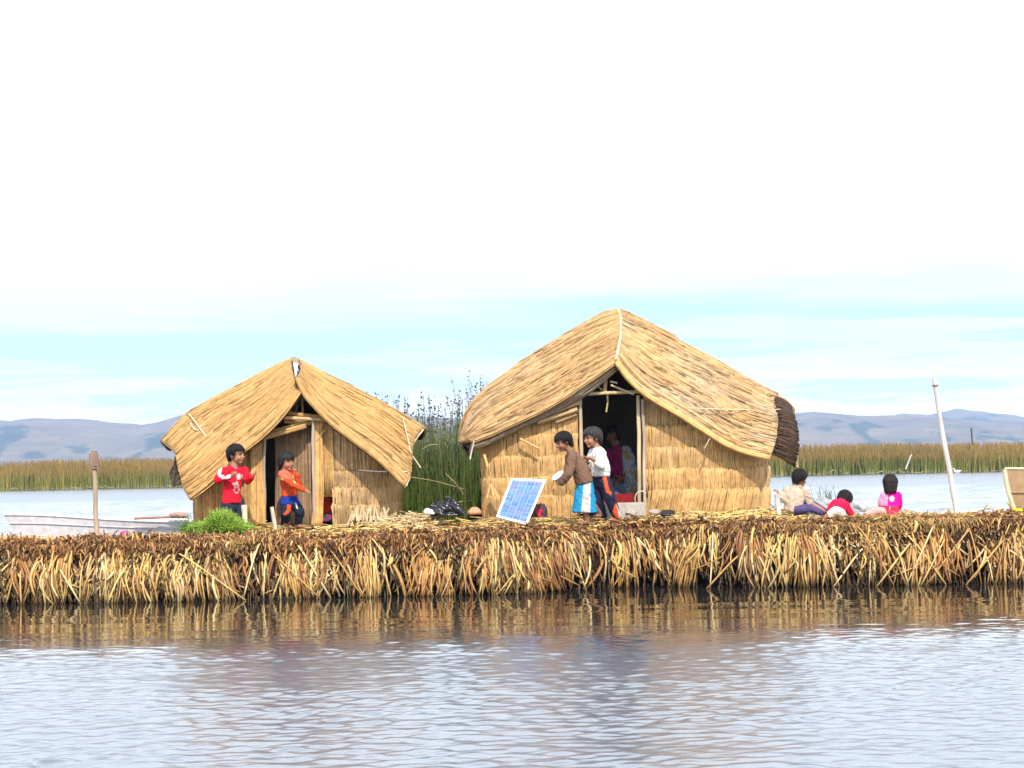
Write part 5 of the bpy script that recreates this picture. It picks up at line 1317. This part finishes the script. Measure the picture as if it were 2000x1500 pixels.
def child_pink():
    Y = 24.85; gx = px2X(1738, Y)
    p = Person((gx, Y, ground(gx, Y)), 'seated child with bobbed dark hair in a magenta top with one pale pink sleeve', Y)
    J = p.J; sd = np.array([0.97, 0.2, 0])
    p.head(J(1739, 943), (0.3, 0.93, -0.12), k=1.0).neck(J(1740, 962))
    p.b.loft([J(1740, 1000), J(1740, 982), J(1740, 965)], [0.085, 0.08, 0.075], [0.065, 0.065, 0.05], sd)
    LS, RS = J(1727, 968), J(1753, 968); LE, LW = J(1722, 984, 0.02), J(1727, 997, 0.1); RE, RW = J(1757, 984, 0.04), J(1754, 996, 0.14)
    p.b.limb([LS, LE, LW], [0.032, 0.026, 0.02]).limb([RS, RE, RW], [0.032, 0.026, 0.02]); p.b.hand(LW, LW - LE, (0.6, 0.2, 0), 0.8, 0.85).hand(RW, RW - RE, (-0.6, 0.2, 0), 0.8, 0.85, -1)
    H1, H2 = J(1734, 1001, 0.02), J(1746, 1001, 0.04); K1, K2 = J(1712, 997, -0.08), J(1756, 998, 0.2); A1, A2 = J(1690, 1005, -0.12), J(1744, 1004, 0.3)
    p.b.limb([H1, K1, A1], [0.052, 0.038, 0.027]).limb([H2, K2, A2], [0.052, 0.038, 0.027]); p.b.foot(A1, (-1, -0.1, 0), 0.85).foot(A2, (0, 1, 0), 0.85)
    p.finish(); p.hair(length=-0.115, side=-0.105, fringe=0.03, thick=0.015, wide=1.02, col=(0.022, 0.016, 0.018))
    s = Prims(); s.loft([J(1740, 1002), J(1740, 985), J(1740, 972), J(1740, 961)], [0.105, 0.10, 0.10, 0.05], [0.085, 0.08, 0.075, 0.045], sd)
    s.limb([LS, LE, LW + (LE - LW) * .2], [0.05, 0.048, 0.036]).limb([RS, RE, RW + (RE - RW) * .2], [0.046, 0.04, 0.034])
    def paint(co, no, C):
        x, y = proj(co)
        C[x < 1735 - (y - 965) * 0.05] = (0.72, 0.26, 0.45); C[((x - 1742) / 5) ** 2 + ((y - 974) / 6) ** 2 < 1] = (0.75, 0.42, 0.6); C[y > 988] = (0.60, 0.03, 0.10); return C
    p.wear('top', s, (0.66, 0.008, 0.30), paint=paint, wrinkle=0.008)
    t = Prims(); t.limb([H1, K1, A1 + (K1 - A1) * .2], [0.06, 0.046, 0.04]).limb([H2, K2, A2 + (K2 - A2) * .2], [0.06, 0.046, 0.04]); p.wear('leggings', t, (0.70, 0.34, 0.33), wrinkle=0.004)

child_red(); child_orange(); child_brown(); child_white(); woman_inside(); child_beige(); child_crouched(); child_pink()

# ------------------------------------------------------------------ things on and around the island
def solar_panel():
    q = dict(TL=at(998, 935, 24.22), TR=at(1067, 938, 24.22), BL=at(969, 1010, 23.95), BR=at(1029, 1026, 23.88))
    e_x = nrm(q['TR'] - q['TL'] + q['BR'] - q['BL']); e_y = q['TL'] - q['BL'] + q['TR'] - q['BR']; e_y = nrm(e_y - (e_y @ e_x) * e_x); nn = np.cross(e_x, e_y)
    if nn[1] > 0: nn = -nn
    root = empty('solar_panel', (q['BL'] + q['BR']) / 2, 'tilted blue solar panel in a white frame standing at the island edge', 'solar panel')
    def S(u, v, h=0): return (q['BL'] * (1 - u) + q['BR'] * u) * (1 - v) + (q['TL'] * (1 - u) + q['TR'] * u) * v + nn * h
    mb = MB()
    def slab(u0, u1, v0, v1, h0, h1, c, m=None):
        m = m or mb
        P = [S(u, v, h) for h in (h0, h1) for u, v in ((u0, v0), (u1, v0), (u1, v1), (u0, v1))]
        m.add(P, [[0, 3, 2, 1], [4, 5, 6, 7], [0, 1, 5, 4], [1, 2, 6, 5], [2, 3, 7, 6], [3, 0, 4, 7]], c)
    fw = 0.055
    for a in ((0, 1, 0, fw * .8), (0, 1, 1 - fw * .8, 1), (0, fw, fw * .8, 1 - fw * .8), (1 - fw, 1, fw * .8, 1 - fw * .8)): slab(*a, -0.02, 0.012, (0.80, 0.80, 0.78))
    mb.build('frame', M_paint, root, smooth=False)
    mb = MB(); slab(fw, 1 - fw, fw * .8, 1 - fw * .8, -0.012, 0.0, (0.26, 0.36, 0.56)); mb.build('backing_sheet', M_paint, root, smooth=False)
    mb = MB(); nx, ny = 4, 9
    u0, u1, v0, v1 = fw + .012, 1 - fw - .012, fw, 1 - fw
    for i in range(nx):
        for j in range(ny):
            a, b = u0 + (u1 - u0) * (i + .05) / nx, u0 + (u1 - u0) * (i + .95) / nx; c, d = v0 + (v1 - v0) * (j + .07) / ny, v0 + (v1 - v0) * (j + .93) / ny
            col = np.array([0.05, 0.16, 0.42]) * R.uniform(0.75, 1.25) + np.array([0.10, 0.02, 0.02]) * (R.random() ** 2)
            m = (a + b) / 2
            for aa, bb in ((a, m - .006), (m + .006, b)):
                slab(aa, bb, c, d, 0.001, 0.003, col)
    mt = mat_col('solar_cell', 0.3, 0.35, 30, 0.25)
    mb.build('cell_sheet', mt, root, smooth=False)
    pole('strut', S(0.5, 0.75, -0.03), np.append(S(0.6, 0.5, -0.03)[:2] + [0.05, 0.32], ground(S(0.6, 0.5)[0], 24.4)), 0.014, (0.4, 0.33, 0.24), root)

def heap(name, px, py, Y, sx, sy, sz, col, mat, label, cat, seed, rough=0.35, n=40, kids=None, flat=0.0, col2=None):
    """a soft crumpled mound"""
    c = at(px, py, Y); th = np.linspace(0, 2 * np.pi, n + 1); ph = np.linspace(0, np.pi, n // 2)
    T, P = np.meshgrid(th, ph, indexing='ij')
    D = np.stack([np.sin(P) * np.cos(T), np.sin(P) * np.sin(T), np.cos(P)], -1)
    r = 1 + rough * fbm2(D[..., 0] * 2.4 + D[..., 2] * 1.7 + 9, D[..., 1] * 2.4 - D[..., 2] * 2 + 5, seed, 4) - 0.5 * rough * np.abs(fbm2(D[..., 0] * 5 + 3, D[..., 2] * 5 + D[..., 1] * 4, seed + 1, 2))
    V = D * r[..., None] * np.array([sx, sy, sz]); V[..., 2] = np.maximum(V[..., 2], -0.35 * sz)
    C = np.repeat(np.asarray(col, float)[None], V.shape[0] * V.shape[1], 0).reshape(V.shape)
    if col2 is not None:
        k = sstep(0.05, 0.2, fbm2(D[..., 0] * 2 + 1, D[..., 2] * 2 + D[..., 1] + 4, seed + 7))[..., None]; C = C * (1 - k) + np.asarray(col2) * k
    mb = MB(); mb.grid(V + c, C)
    o = mb.build(name, mat, None, c + np.array([0, 0, -0.3 * sz]))
    return tag(o, label, cat)

def stake(px0, py0, px1, py1, Y, r, col, label, group='stakes driven into the island', r1=None, name='stake', Y1=None):
    a, b = at(px0, py0, Y if Y1 is None else Y1), at(px1, py1, Y)
    o = pole(name, b, a, r, col, None, r1=r1)
    # set the origin to its foot
    me = o.data; n = len(me.vertices); co = np.empty(n * 3); me.vertices.foreach_get('co', co); co = co.reshape(-1, 3) - b; me.vertices.foreach_set('co', co.ravel()); me.update(); o.location = tuple(float(x) for x in b)
    return tag(o, label, 'stake' if name == 'stake' else 'pole', group)

def boat(label, bow, L, d, rake, beam, sheer0, depth, col, inner, rim, curve=1.0, group='boats moored at the island', plank=False, stern_rise=0.0):
    """bow = point of the stem head; the hull runs along d from it"""
    bow = np.asarray(bow, float); d = nrm(np.append(np.asarray(d, float), 0)); sdv = np.array([-d[1], d[0], 0])
    root = empty('boat', (bow[0], bow[1], 0.0), label, 'boat', group)
    s = np.linspace(0, 1, 46)
    sheer = sheer0 + (bow[2] - sheer0) * (1 - sstep(0, 0.75, s)) ** 1.3 + stern_rise * sstep(0.75, 1, s)
    half = beam / 2 * np.clip(np.sin(np.minimum(s * 1.9, 1.57)), 0, 1) ** 0.75 * (1 - 0.25 * sstep(0.7, 1, s))
    keel = -0.15 + 0 * s
    prof = np.linspace(0, 1, 10)     # 0 keel .. 1 gunwale
    def shell(inset, low, c):
        G = np.zeros((len(s), 2 * len(prof) - 1, 3)); 
        for i in range(len(s)):
            x0 = s[i] * L
            for j, t in enumerate(np.concatenate([-prof[::-1], prof[1:]])):
                a = abs(t); w = max(half[i] - inset, 0) * (0.55 * min(1, a * 4) + 0.45 * a) if a > 0 else 0
                x = x0 + rake * (1 - a) ** curve * (1 - sstep(0, 0.3, s[i])) 
                z = keel[i] + low + (sheer[i] - keel[i] - low) * a
                G[i, j] = np.array([bow[0], bow[1], 0]) + d * x + sdv * np.sign(t) * w + np.array([0, 0, z])
        return G
    mb = MB(); mb.grid(shell(0, 0, 0), np.asarray(col))
    g = shell(0, 0, 0)[-1]; mb.add(np.concatenate([g, g.mean(0)[None]]), [[k, k + 1, len(g)] for k in range(len(g) - 1)], np.asarray(col) * 0.95)
    mb.build('hull', M_paint, root)
    mb = MB(); mb.grid(shell(0.03, 0.12, 0), np.asarray(inner), flip=True); mb.build('inner_hull', M_paint, root)
    for sg in (-1, 1):
        G = shell(0, 0, 0)[:, 0 if sg < 0 else -1]; mb = MB()
        tube(mb, G + np.array([0, 0, 0.012]), 0.028 if sheer0 < 0.6 else 0.017, np.asarray(rim), sides=8); mb.build('gunwale', M_paint, root)
        G2 = shell(0, 0, 0); jj = 2 if sg < 0 else 2 * len(prof) - 4
        q = G2[:, jj] + (-sdv if sg < 0 else sdv) * 0.006; mb = MB(); tube(mb, q, 0.016, np.asarray(col) * 0.8, sides=6); mb.build('rubbing_strake', M_paint, root)
    if rake >= 0.12 and sheer0 > 0.6:
        mb = MB(); g = shell(0, 0, 0)[0]; mid = len(prof) - 1
        tube(mb, g[mid:][:, :] - d * 0.005, 0.032, np.asarray(rim), sides=8); mb.build('stem_post', M_paint, root)
    for k in (14, 26, 36):
        mb = MB(); c = np.array([bow[0], bow[1], sheer[k] - 0.10]) + d * s[k] * L; M = np.array([d, sdv, [0, 0, 1]]).T
        mb.box(c, 0.2, 2 * half[k] - 0.07, 0.03, np.asarray(inner) * 0.8, M); mb.build('thwart', M_wood, root, smooth=False)
    return root

def plants():
    # heap of fresh green plants before the red child
    mb = MB(); n = 2600; Y0 = 24.05; c = at(428, 1036, Y0)
    root = empty('plant', c, 'low bushy bright green plant at the island edge in front of the child in red', 'plant')
    a = R.uniform(0, 6.28, n); rr = np.sqrt(R.random(n)); bx = np.cos(a) * rr * 0.27; by = np.sin(a) * rr * 0.22
    hmax = 0.30 * (1 - (np.abs(bx) / 0.34) ** 2.2) * (0.85 + 0.3 * fbm1(bx * 9, 5)) ; hmax = np.maximum(hmax, 0.06); h = hmax * R.uniform(0.25, 1.05, n); k = np.linspace(0, 1, 5)
    lx = bx * 0.5 + R.normal(0, 0.05, n); ly = by * 0.4 + R.normal(0, 0.05, n)
    P = np.stack([c[0] + bx[:, None] + lx[:, None] * k ** 1.8, c[1] + by[:, None] + ly[:, None] * k ** 1.8, c[2] - 0.02 + h[:, None] * k - 0.3 * (np.abs(lx) + np.abs(ly))[:, None] * k ** 3], -1)
    GP = np.array([[0.15, 0.31, 0.025], [0.22, 0.41, 0.035], [0.10, 0.22, 0.02], [0.30, 0.48, 0.06], [0.38, 0.48, 0.08]])
    C = GP[R.integers(0, 5, n)] * R.uniform(0.7, 1.2, (n, 1))
    v, f, cc = tubes(P, R.uniform(0.003, 0.007, n)[:, None] * np.array([0.7, 1, 1, .8, .25]), C, flat=0.35); mb.add(v, f, cc)
    # small feathery side leaves
    m_ = 5200; i = R.integers(0, n, m_); kk = R.uniform(0.35, 1, m_); base = P[i, 0] * (1 - kk)[:, None] + P[i, -1] * kk[:, None]; base[:, 2] = P[i, 0, 2] + (P[i, -1, 2] - P[i, 0, 2]) * kk
    dr = nrm(R.normal(size=(m_, 3)) + [0, -0.3, 0.5]); Ls = R.uniform(0.02, 0.055, m_); k3 = np.linspace(0, 1, 3)
    Q = base[:, None] + dr[:, None] * (Ls[:, None] * k3)[..., None]; Q[..., 2] -= 0.012 * k3 ** 2
    v, f, cc = tubes(Q, R.uniform(0.003, 0.007, m_)[:, None] * np.array([0.5, 1, 0.2]), GP[R.integers(0, 5, m_)] * R.uniform(0.7, 1.25, (m_, 1)), flat=0.25); mb.add(v, f, cc)
    mb.build('leaves', M_green, root)
    # a few grassy blades left of it
    mb = MB(); n = 90; bx = R.uniform(355, 378, n); P0 = np.array([at(x, 1040, 24.1) for x in bx]); h = R.uniform(0.06, 0.30, n) * R.uniform(.4, 1, n); k = np.linspace(0, 1, 5)
    P = P0[:, None] + np.stack([R.normal(0, .10, (n, 1)) * k ** 2, R.normal(0, .08, (n, 1)) * k ** 2, h[:, None] * k], -1)
    v, f, cc = tubes(P, np.full(n, 0.004)[:, None] * np.array([1, 1, .9, .7, .3]), np.array([0.10, 0.17, 0.04]) * R.uniform(.6, 1.4, (n, 1)), flat=0.4); mb.add(v, f, cc)
    tag(mb.build('grass_tuft', M_green, None, at(366, 1040, 24.1)), 'thin dark grass blades standing left of the bright green plant', 'grass')

    # tall reeds between and behind the huts
    Yr = 29.2
    root = empty('reed_clump', (px2X(850, Yr), Yr, 0.4), 'clump of tall dark green reeds with dark seed heads standing between the two huts', 'reeds')
    n = 6000; px = R.uniform(610, 965, n)
    y = Yr + R.uniform(-0.7, 1.3, n); x = (px - 1000) * y / 4000
    tall = R.random(n) < 0.026
    prof = np.interp(px, [610, 680, 740, 800, 850, 905, 940, 965], [1.35, 1.75, 1.95, 2.0, 1.92, 2.02, 2.2, 2.1])
    htop = np.where(tall, np.interp(px, [610, 650, 720, 780, 850, 905, 940, 965], [2.35, 2.55, 2.62, 2.42, 2.20, 2.35, 2.72, 2.5]) * R.uniform(0.86, 1.02, n), prof * R.uniform(0.55, 1.08, n))
    mid = (R.random(n) < 0.04) & ~tall; htop = np.where(mid, prof * R.uniform(1.1, 1.3, n), htop)
    z0 = 0.1; k = np.linspace(0, 1, 6); H = htop - z0
    lx = R.normal(0, 0.12, n); ly = R.normal(0, 0.12, n)
    P = np.stack([x[:, None] + lx[:, None] * k ** 1.7, y[:, None] + ly[:, None] * k ** 1.7, z0 + H[:, None] * k], -1)
    g = R.random((n, 1)); C0 = np.array([0.045, 0.090, 0.012]) * (1 - g) + np.array([0.11, 0.165, 0.025]) * g
    dry = R.random(n) < 0.04; C0[dry] = np.array([0.20, 0.15, 0.06]) * R.uniform(.5, 1.1, (dry.sum(), 1))
    tipc = np.array([0.065, 0.062, 0.03]); tw = sstep(0.55, 1.0, k)[None, :, None] * (0.55 + 0.45 * (tall | mid))[:, None, None]
    C = C0[:, None] * (1 - tw) + tipc * tw
    wd = R.uniform(0.0035, 0.0075, n)[:, None] * np.array([1.3, 1.2, 1.1, .9, .7, .35])
    v, f, cc = tubes(P, wd, C, flat=0.7); mb = MB(); mb.add(v, f, cc); mb.build('stems', M_green, root)
    # seed heads on the tall stems
    idx = np.where(tall | mid)[0]; m_ = len(idx) * 3; ii = np.repeat(idx, 3); kk = np.clip(1 - np.abs(R.normal(0, 0.10, m_)), 0.6, 1)
    seg = np.clip((kk * 5).astype(int), 0, 4); fr = kk * 5 - seg
    b = P[ii, seg] * (1 - fr)[:, None] + P[ii, seg + 1] * fr[:, None]
    dr = nrm(R.normal(size=(m_, 3)) * [1, 1, .6] + [0, 0, .5]); Ls = R.uniform(0.02, 0.05, m_); k4 = np.linspace(0, 1, 4)
    Q = b[:, None] + dr[:, None] * (Ls[:, None] * k4)[..., None]
    v, f, cc = tubes(Q, R.uniform(0.006, 0.013, m_)[:, None] * np.array([.4, 1, 1, .3]), np.array([0.045, 0.033, 0.026]) * R.uniform(.6, 1.5, (m_, 1))); mb = MB(); mb.add(v, f, cc); mb.build('seed_heads', M_green, root)
    # a few pale broken stalks hanging across it
    for a, b in (((825, 877), (855, 868)), ((790, 930), (905, 955)), ((862, 990), (925, 978)), ((870, 925), (905, 965))):
        mb = MB(); tube(mb, smoothcurve(np.array([at(*a, 28.2), at((a[0] + b[0]) / 2, (a[1] + b[1]) / 2 - 4, 28.15), at(*b, 28.2)]), 12), 0.006, (0.30, 0.25, 0.13), sides=6); mb.build('broken_stalk', M_straw, root)
    # sprig beyond the crouched child
    mb = MB(); n = 34; px = R.normal(1618, 11, n); P0 = np.array([at(q, 998, 26.0) for q in px]); h = R.uniform(0.1, 0.36, n)
    k = np.linspace(0, 1, 5); P = P0[:, None] + np.stack([R.normal(0, .06, (n, 1)) * k ** 2, R.normal(0, .05, (n, 1)) * k ** 2, h[:, None] * k], -1)
    v, f, cc = tubes(P, np.full(n, .0045)[:, None] * np.array([1, 1, .9, .7, .4]), np.array([0.10, 0.13, 0.07]) * R.uniform(.6, 1.3, (n, 1)), flat=.5); mb.add(v, f, cc)
    tag(mb.build('grass_sprig', M_green, None, at(1618, 998, 26.0)), 'sparse grey green sprigs rising against the water behind the crouched child', 'grass')

def props():
    solar_panel(); plants()
    # carved post on the left
    root = empty('mooring_post', at(189, 1040, 24.4), 'weathered wooden post with a thick notched head on the left rim, boat behind it', 'post')
    pole('shaft', at(184, 918, 24.4), at(189, 1044, 24.4), 0.026, (0.36, 0.27, 0.20), root, r1=0.03)
    mb = MB(); c = at(183, 901, 24.4)
    for dx, dz, w, h in ((-0.016, 0.0, 0.052, 0.19), (0.026, -0.010, 0.04, 0.20), (0.006, 0.02, 0.05, 0.21)):
        P = np.array([[c[0] + dx + 0.012, c[1] + dx * .5, c[2] + dz - h / 2], [c[0] + dx + .004, c[1] + dx * .5, c[2] + dz - h * .2], [c[0] + dx, c[1] + dx * .5, c[2] + dz + h * .35], [c[0] + dx, c[1] + dx * .5, c[2] + dz + h / 2]])
        tube(mb, poly(P, np.linspace(0, 1, 10)), [w * .5, w * .72, w * .74, w * .72], (0.26, 0.17, 0.135), sides=9)
    mb.build('head_block', M_wood, root)
    mb = MB()
    for zz in (911, 916): tube(mb, np.array([at(184 + 5.5 * math.cos(t), zz + 1.2 * math.sin(t), 24.4 + .033 * math.sin(t)) for t in np.linspace(0, 6.4, 20)]), 0.007, (0.24, 0.17, 0.14), sides=6)
    mb.build('lashing', M_rope, root)
    # long pale pole on the right
    root = empty('pole', at(1869, 1000, 24.3), 'long pale leaning pole standing alone near the right end of the island', 'pole', 'stakes driven into the island')
    pole('shaft', at(1823, 739, 24.2), at(1870, 1005, 24.3), 0.025, (0.60, 0.54, 0.52), root, r1=0.035)
    mb = MB(); tube(mb, np.array([at(1826 + 5.4 * math.cos(t), 753 + 1.0 * math.sin(t), 24.2 + .033 * math.sin(t)) for t in np.linspace(0, 6.4, 20)]), 0.008, (0.30, 0.24, 0.20), sides=6)
    tube(mb, np.array([at(1820, 754, 24.18), at(1833, 752, 24.18)]), 0.006, (0.3, 0.24, 0.2), sides=6); mb.build('lashing', M_rope, root)
    stake(1517, 965, 1521, 1004, 24.3, 0.03, (0.50, 0.46, 0.43), 'short thick grey stake beside the child in beige', r1=0.033)
    stake(531, 990, 538, 1034, 24.1, 0.026, (0.52, 0.42, 0.32), 'short pale stake in front of the smaller hut\'s dark doorway', r1=0.022)
    stake(477, 986, 479, 1036, 24.25, 0.034, (0.66, 0.56, 0.40), 'stubby pale reed stump between the child in red and the door jamb', r1=0.036)
    # boats
    b = boat('low white wooden boat with a raised bow moored beyond the left rim', at(8, 1006, 42.0), 5.6, (1, 0.10), 0.45, 1.15, 0.42, 0.4, (0.56, 0.51, 0.51), (0.38, 0.34, 0.32), (0.78, 0.75, 0.73))
    o = rope('oar', [at(262, 1013, 41.6), at(330, 1010, 41.6), at(367, 1009, 41.6)], 0.03, (0.30, 0.15, 0.12), None, origin=at(262, 1013, 41.6))
    tag(o, 'thin red brown oar lying along the white boat\'s gunwale', 'oar')
    o = heap('bundle', 349, 1007, 41.7, 0.22, 0.2, 0.07, (0.36, 0.22, 0.17), M_cloth, 'low brown bundle on the white boat just left of the smaller hut', 'bundle', 31)
    boat('tall brown wooden bow of a boat cut off by the right edge', at(1963, 917, 28.0), 4.6, (1, 0.22), 0.62, 1.2, 0.95, 0.5, (0.33, 0.22, 0.13), (0.26, 0.17, 0.10), (0.60, 0.51, 0.36), curve=1.7)
    # rubbish between the huts
    root = heap('bag', 872, 1000, 24.75, 0.22, 0.17, 0.13, (0.012, 0.013, 0.016), M_plastic, 'crumpled black plastic bag lying between the two huts', 'bag', 41, 0.55, 56)
    mb = MB(); tube(mb, smoothcurve(np.array([at(872, 992, 24.7), at(875, 982, 24.7), at(880, 974, 24.72), at(868, 972, 24.74)]), 16), [0.05, 0.02, 0.035, 0.012], (0.016, 0.016, 0.02), sides=8)
    tube(mb, smoothcurve(np.array([at(880, 985, 24.66), at(895, 994, 24.62), at(908, 1006, 24.6)]), 14), [0.03, 0.05, 0.03], (0.014, 0.014, 0.018), sides=8); k = mb.build('bag_neck', M_plastic, root)
    heap('rag', 838, 1002, 24.6, 0.07, 0.06, 0.055, (0.62, 0.58, 0.56), M_cloth, 'small whitish rag at the left side of the black bag', 'rag', 43, 0.6, 30)
    heap('clay_lump', 927, 1001, 24.7, 0.085, 0.07, 0.065, (0.55, 0.27, 0.16), M_mud2, 'rounded orange brown clay lump between the black bag and the large hut', 'lump', 45, 0.25, 30)
    heap('cloth_bundle', 1052, 1003, 24.45, 0.095, 0.09, 0.13, (0.07, 0.055, 0.075), M_cloth, 'dark and red cloth bundle slumped behind the solar panel', 'bundle', 47, 0.4, 40, col2=(0.50, 0.03, 0.06))
    root = heap('cloth_bundle', 641, 992, 25.25, 0.075, 0.07, 0.19, (0.55, 0.035, 0.02), M_cloth, 'bright red cloth bundle seen through the gap beside the smaller hut\'s door jamb', 'bundle', 49, 0.2, 40)
    k = heap('bundle_foot', 640, 1014, 25.2, 0.07, 0.06, 0.07, (0.06, 0.06, 0.10), M_cloth, None, None, 51, 0.4, 30, col2=(0.30, 0.03, 0.16)); loc = wloc(k) - wloc(root); k.parent = root; k.location = tuple(float(q) for q in loc)
    heap('cloth_scrap', 242, 1042, 23.8, 0.05, 0.04, 0.03, (0.62, 0.02, 0.32), M_cloth, 'tiny magenta scrap on the left rim between post and plant', 'scrap', 53, 0.4, 24)
    heap('cloth_scrap', 1987, 997, 24.0, 0.07, 0.05, 0.03, (0.66, 0.46, 0.02), M_cloth, 'tiny yellow scrap on the rim below the brown boat bow', 'scrap', 55, 0.4, 24)
    heap('net_pile', 1612, 990, 25.6, 0.20, 0.2, 0.11, (0.30, 0.32, 0.35), M_cloth, 'grey heap left of the crouched child, dull like a folded net', 'net', 57, 0.3, 40, col2=(0.40, 0.41, 0.42))
    heap('net_pile', 1675, 993, 25.6, 0.17, 0.2, 0.12, (0.34, 0.36, 0.39), M_cloth, 'grey heap right of the crouched child, dull like a folded net', 'net', 59, 0.3, 40, col2=(0.44, 0.45, 0.46))
    for o in [q for q in bpy.data.objects if q.name.startswith('net_pile')]: o['group'] = 'grey heaps behind the children'
    # straw heap between the huts
    root = empty('straw_heap', at(800, 1012, 24.9), 'low heap of pale straw at the right foot of the smaller hut', 'straw'); mb = MB()
    n = 1500; a = R.uniform(0, 6.28, n); rr = np.sqrt(R.random(n)); X = px2X(802, 24.85) + np.cos(a) * rr * 0.42; Y = 24.85 + np.sin(a) * rr * 0.35; z = gz(X, Y) + 0.13 * (1 - rr ** 2) * R.uniform(.3, 1, n)
    L = R.uniform(.06, .22, n); b = R.uniform(0, 6.28, n); k = np.linspace(0, 1, 4); P = np.stack([X[:, None] + (np.cos(b) * L)[:, None] * k, Y[:, None] + (np.sin(b) * L)[:, None] * k, z[:, None] + R.normal(0, .03, (n, 1)) * k - .06 * k * k * L[:, None]], -1)
    v, f, cc = tubes(P, R.uniform(.006, .012, n), np.array([[0.62, 0.46, 0.24], [0.50, 0.36, 0.2], [0.70, 0.55, 0.33]])[R.integers(0, 3, n)] * R.uniform(.7, 1.1, (n, 1)), flat=.6); mb.add(v, f, cc); mb.build('stalks', M_straw, root)
    # dark pan and plate by the step
    for nm, x, y, r, col, lab in (('pan', 1303, 1006, 0.10, (0.05, 0.055, 0.065), 'dark shallow pan lying at the foot of the large hut\'s right wall'), ('plate', 1279, 1003, 0.075, (0.34, 0.27, 0.22), 'dull tan plate left of the dark pan by the large hut')):
        c = at(x, y, 24.75); th = np.linspace(0, 2 * np.pi, 33); mb = MB()
        G = np.array([[[c[0] + q * r * math.cos(t), c[1] + q * r * math.sin(t) + h * .3, c[2] + h - 0.25 * q * r * math.sin(t) * -1] for t in th] for q, h in ((0, 0), (.7, 0), (.95, .03), (1.05, .035), (1.0, .025), (.7, -.012), (0, -.012))])
        mb.grid(G, np.asarray(col), flip=True); tag(mb.build(nm, M_metal if nm == 'pan' else M_paint, None, c), lab, nm)
    # a long reed afloat along the shore and some bits
    for a, b, lab in (((474, 1168), (722, 1160), 'long pale reed floating on the water along the shore, left of centre'), ((1385, 1143), (1445, 1138), 'short red brown reed floating close under the fringe, right of centre')):
        A, B = atz(*a, 0.012), atz(*b, 0.012); mb = MB(); q = poly(np.array([A, (A + B) / 2 + [0, -.05, 0], B]), np.linspace(0, 1, 14)); tube(mb, q, [0.012, 0.017, 0.014], (0.62, 0.50, 0.32) if a[0] < 600 else (0.4, 0.2, 0.1), sides=7)
        tag(mb.build('floating_reed', M_straw, None, A), lab, 'reed', 'reeds afloat by the shore')
    # far away: marker pole and leaning stick in the reed bed, a white bird on the water
    A, B = at(1897, 836, 185), at(1902, 905, 185); mb = MB(); tube(mb, np.array([A, B]), 0.07, (0.05, 0.05, 0.06), n=6); tag(mb.build('marker_pole', M_wood, None, B), 'thin dark upright pole far away in the right reed bed', 'pole')
    A, B = at(1780, 888, 175), at(1769, 916, 175); mb = MB(); tube(mb, np.array([A, B]), 0.06, (0.55, 0.52, 0.5), n=6); tag(mb.build('leaning_stick', M_wood, None, B), 'pale leaning stick far away against the right reed bed', 'stick')
    c = at(1869, 921, 172); c[2] = 0.12; root = empty('bird', [c[0], c[1], 0], 'white bird on the far water at the foot of the right reed bed', 'bird')
    pr = Prims(); pr.ell(c, np.array([[0.24, 0, 0], [0, 0.15, 0], [0, 0, 0.13]])); pr.limb([c + [-.16, 0, .05], c + [-.24, 0, .2], c + [-.27, 0, .27]], [.07, .045, .045]); pr.limb([c + [-.29, 0, .26], c + [-.38, 0, .24]], [.02, .008]); pr.limb([c + [.15, 0, .03], c + [.36, 0, .07]], [.09, .03])
    me, co = pr.skin(0.02, 2); set_col(me, np.repeat(np.array([[.8, .8, .78]]), len(co), 0)); link_mesh('body', me, M_paint, root)
props()
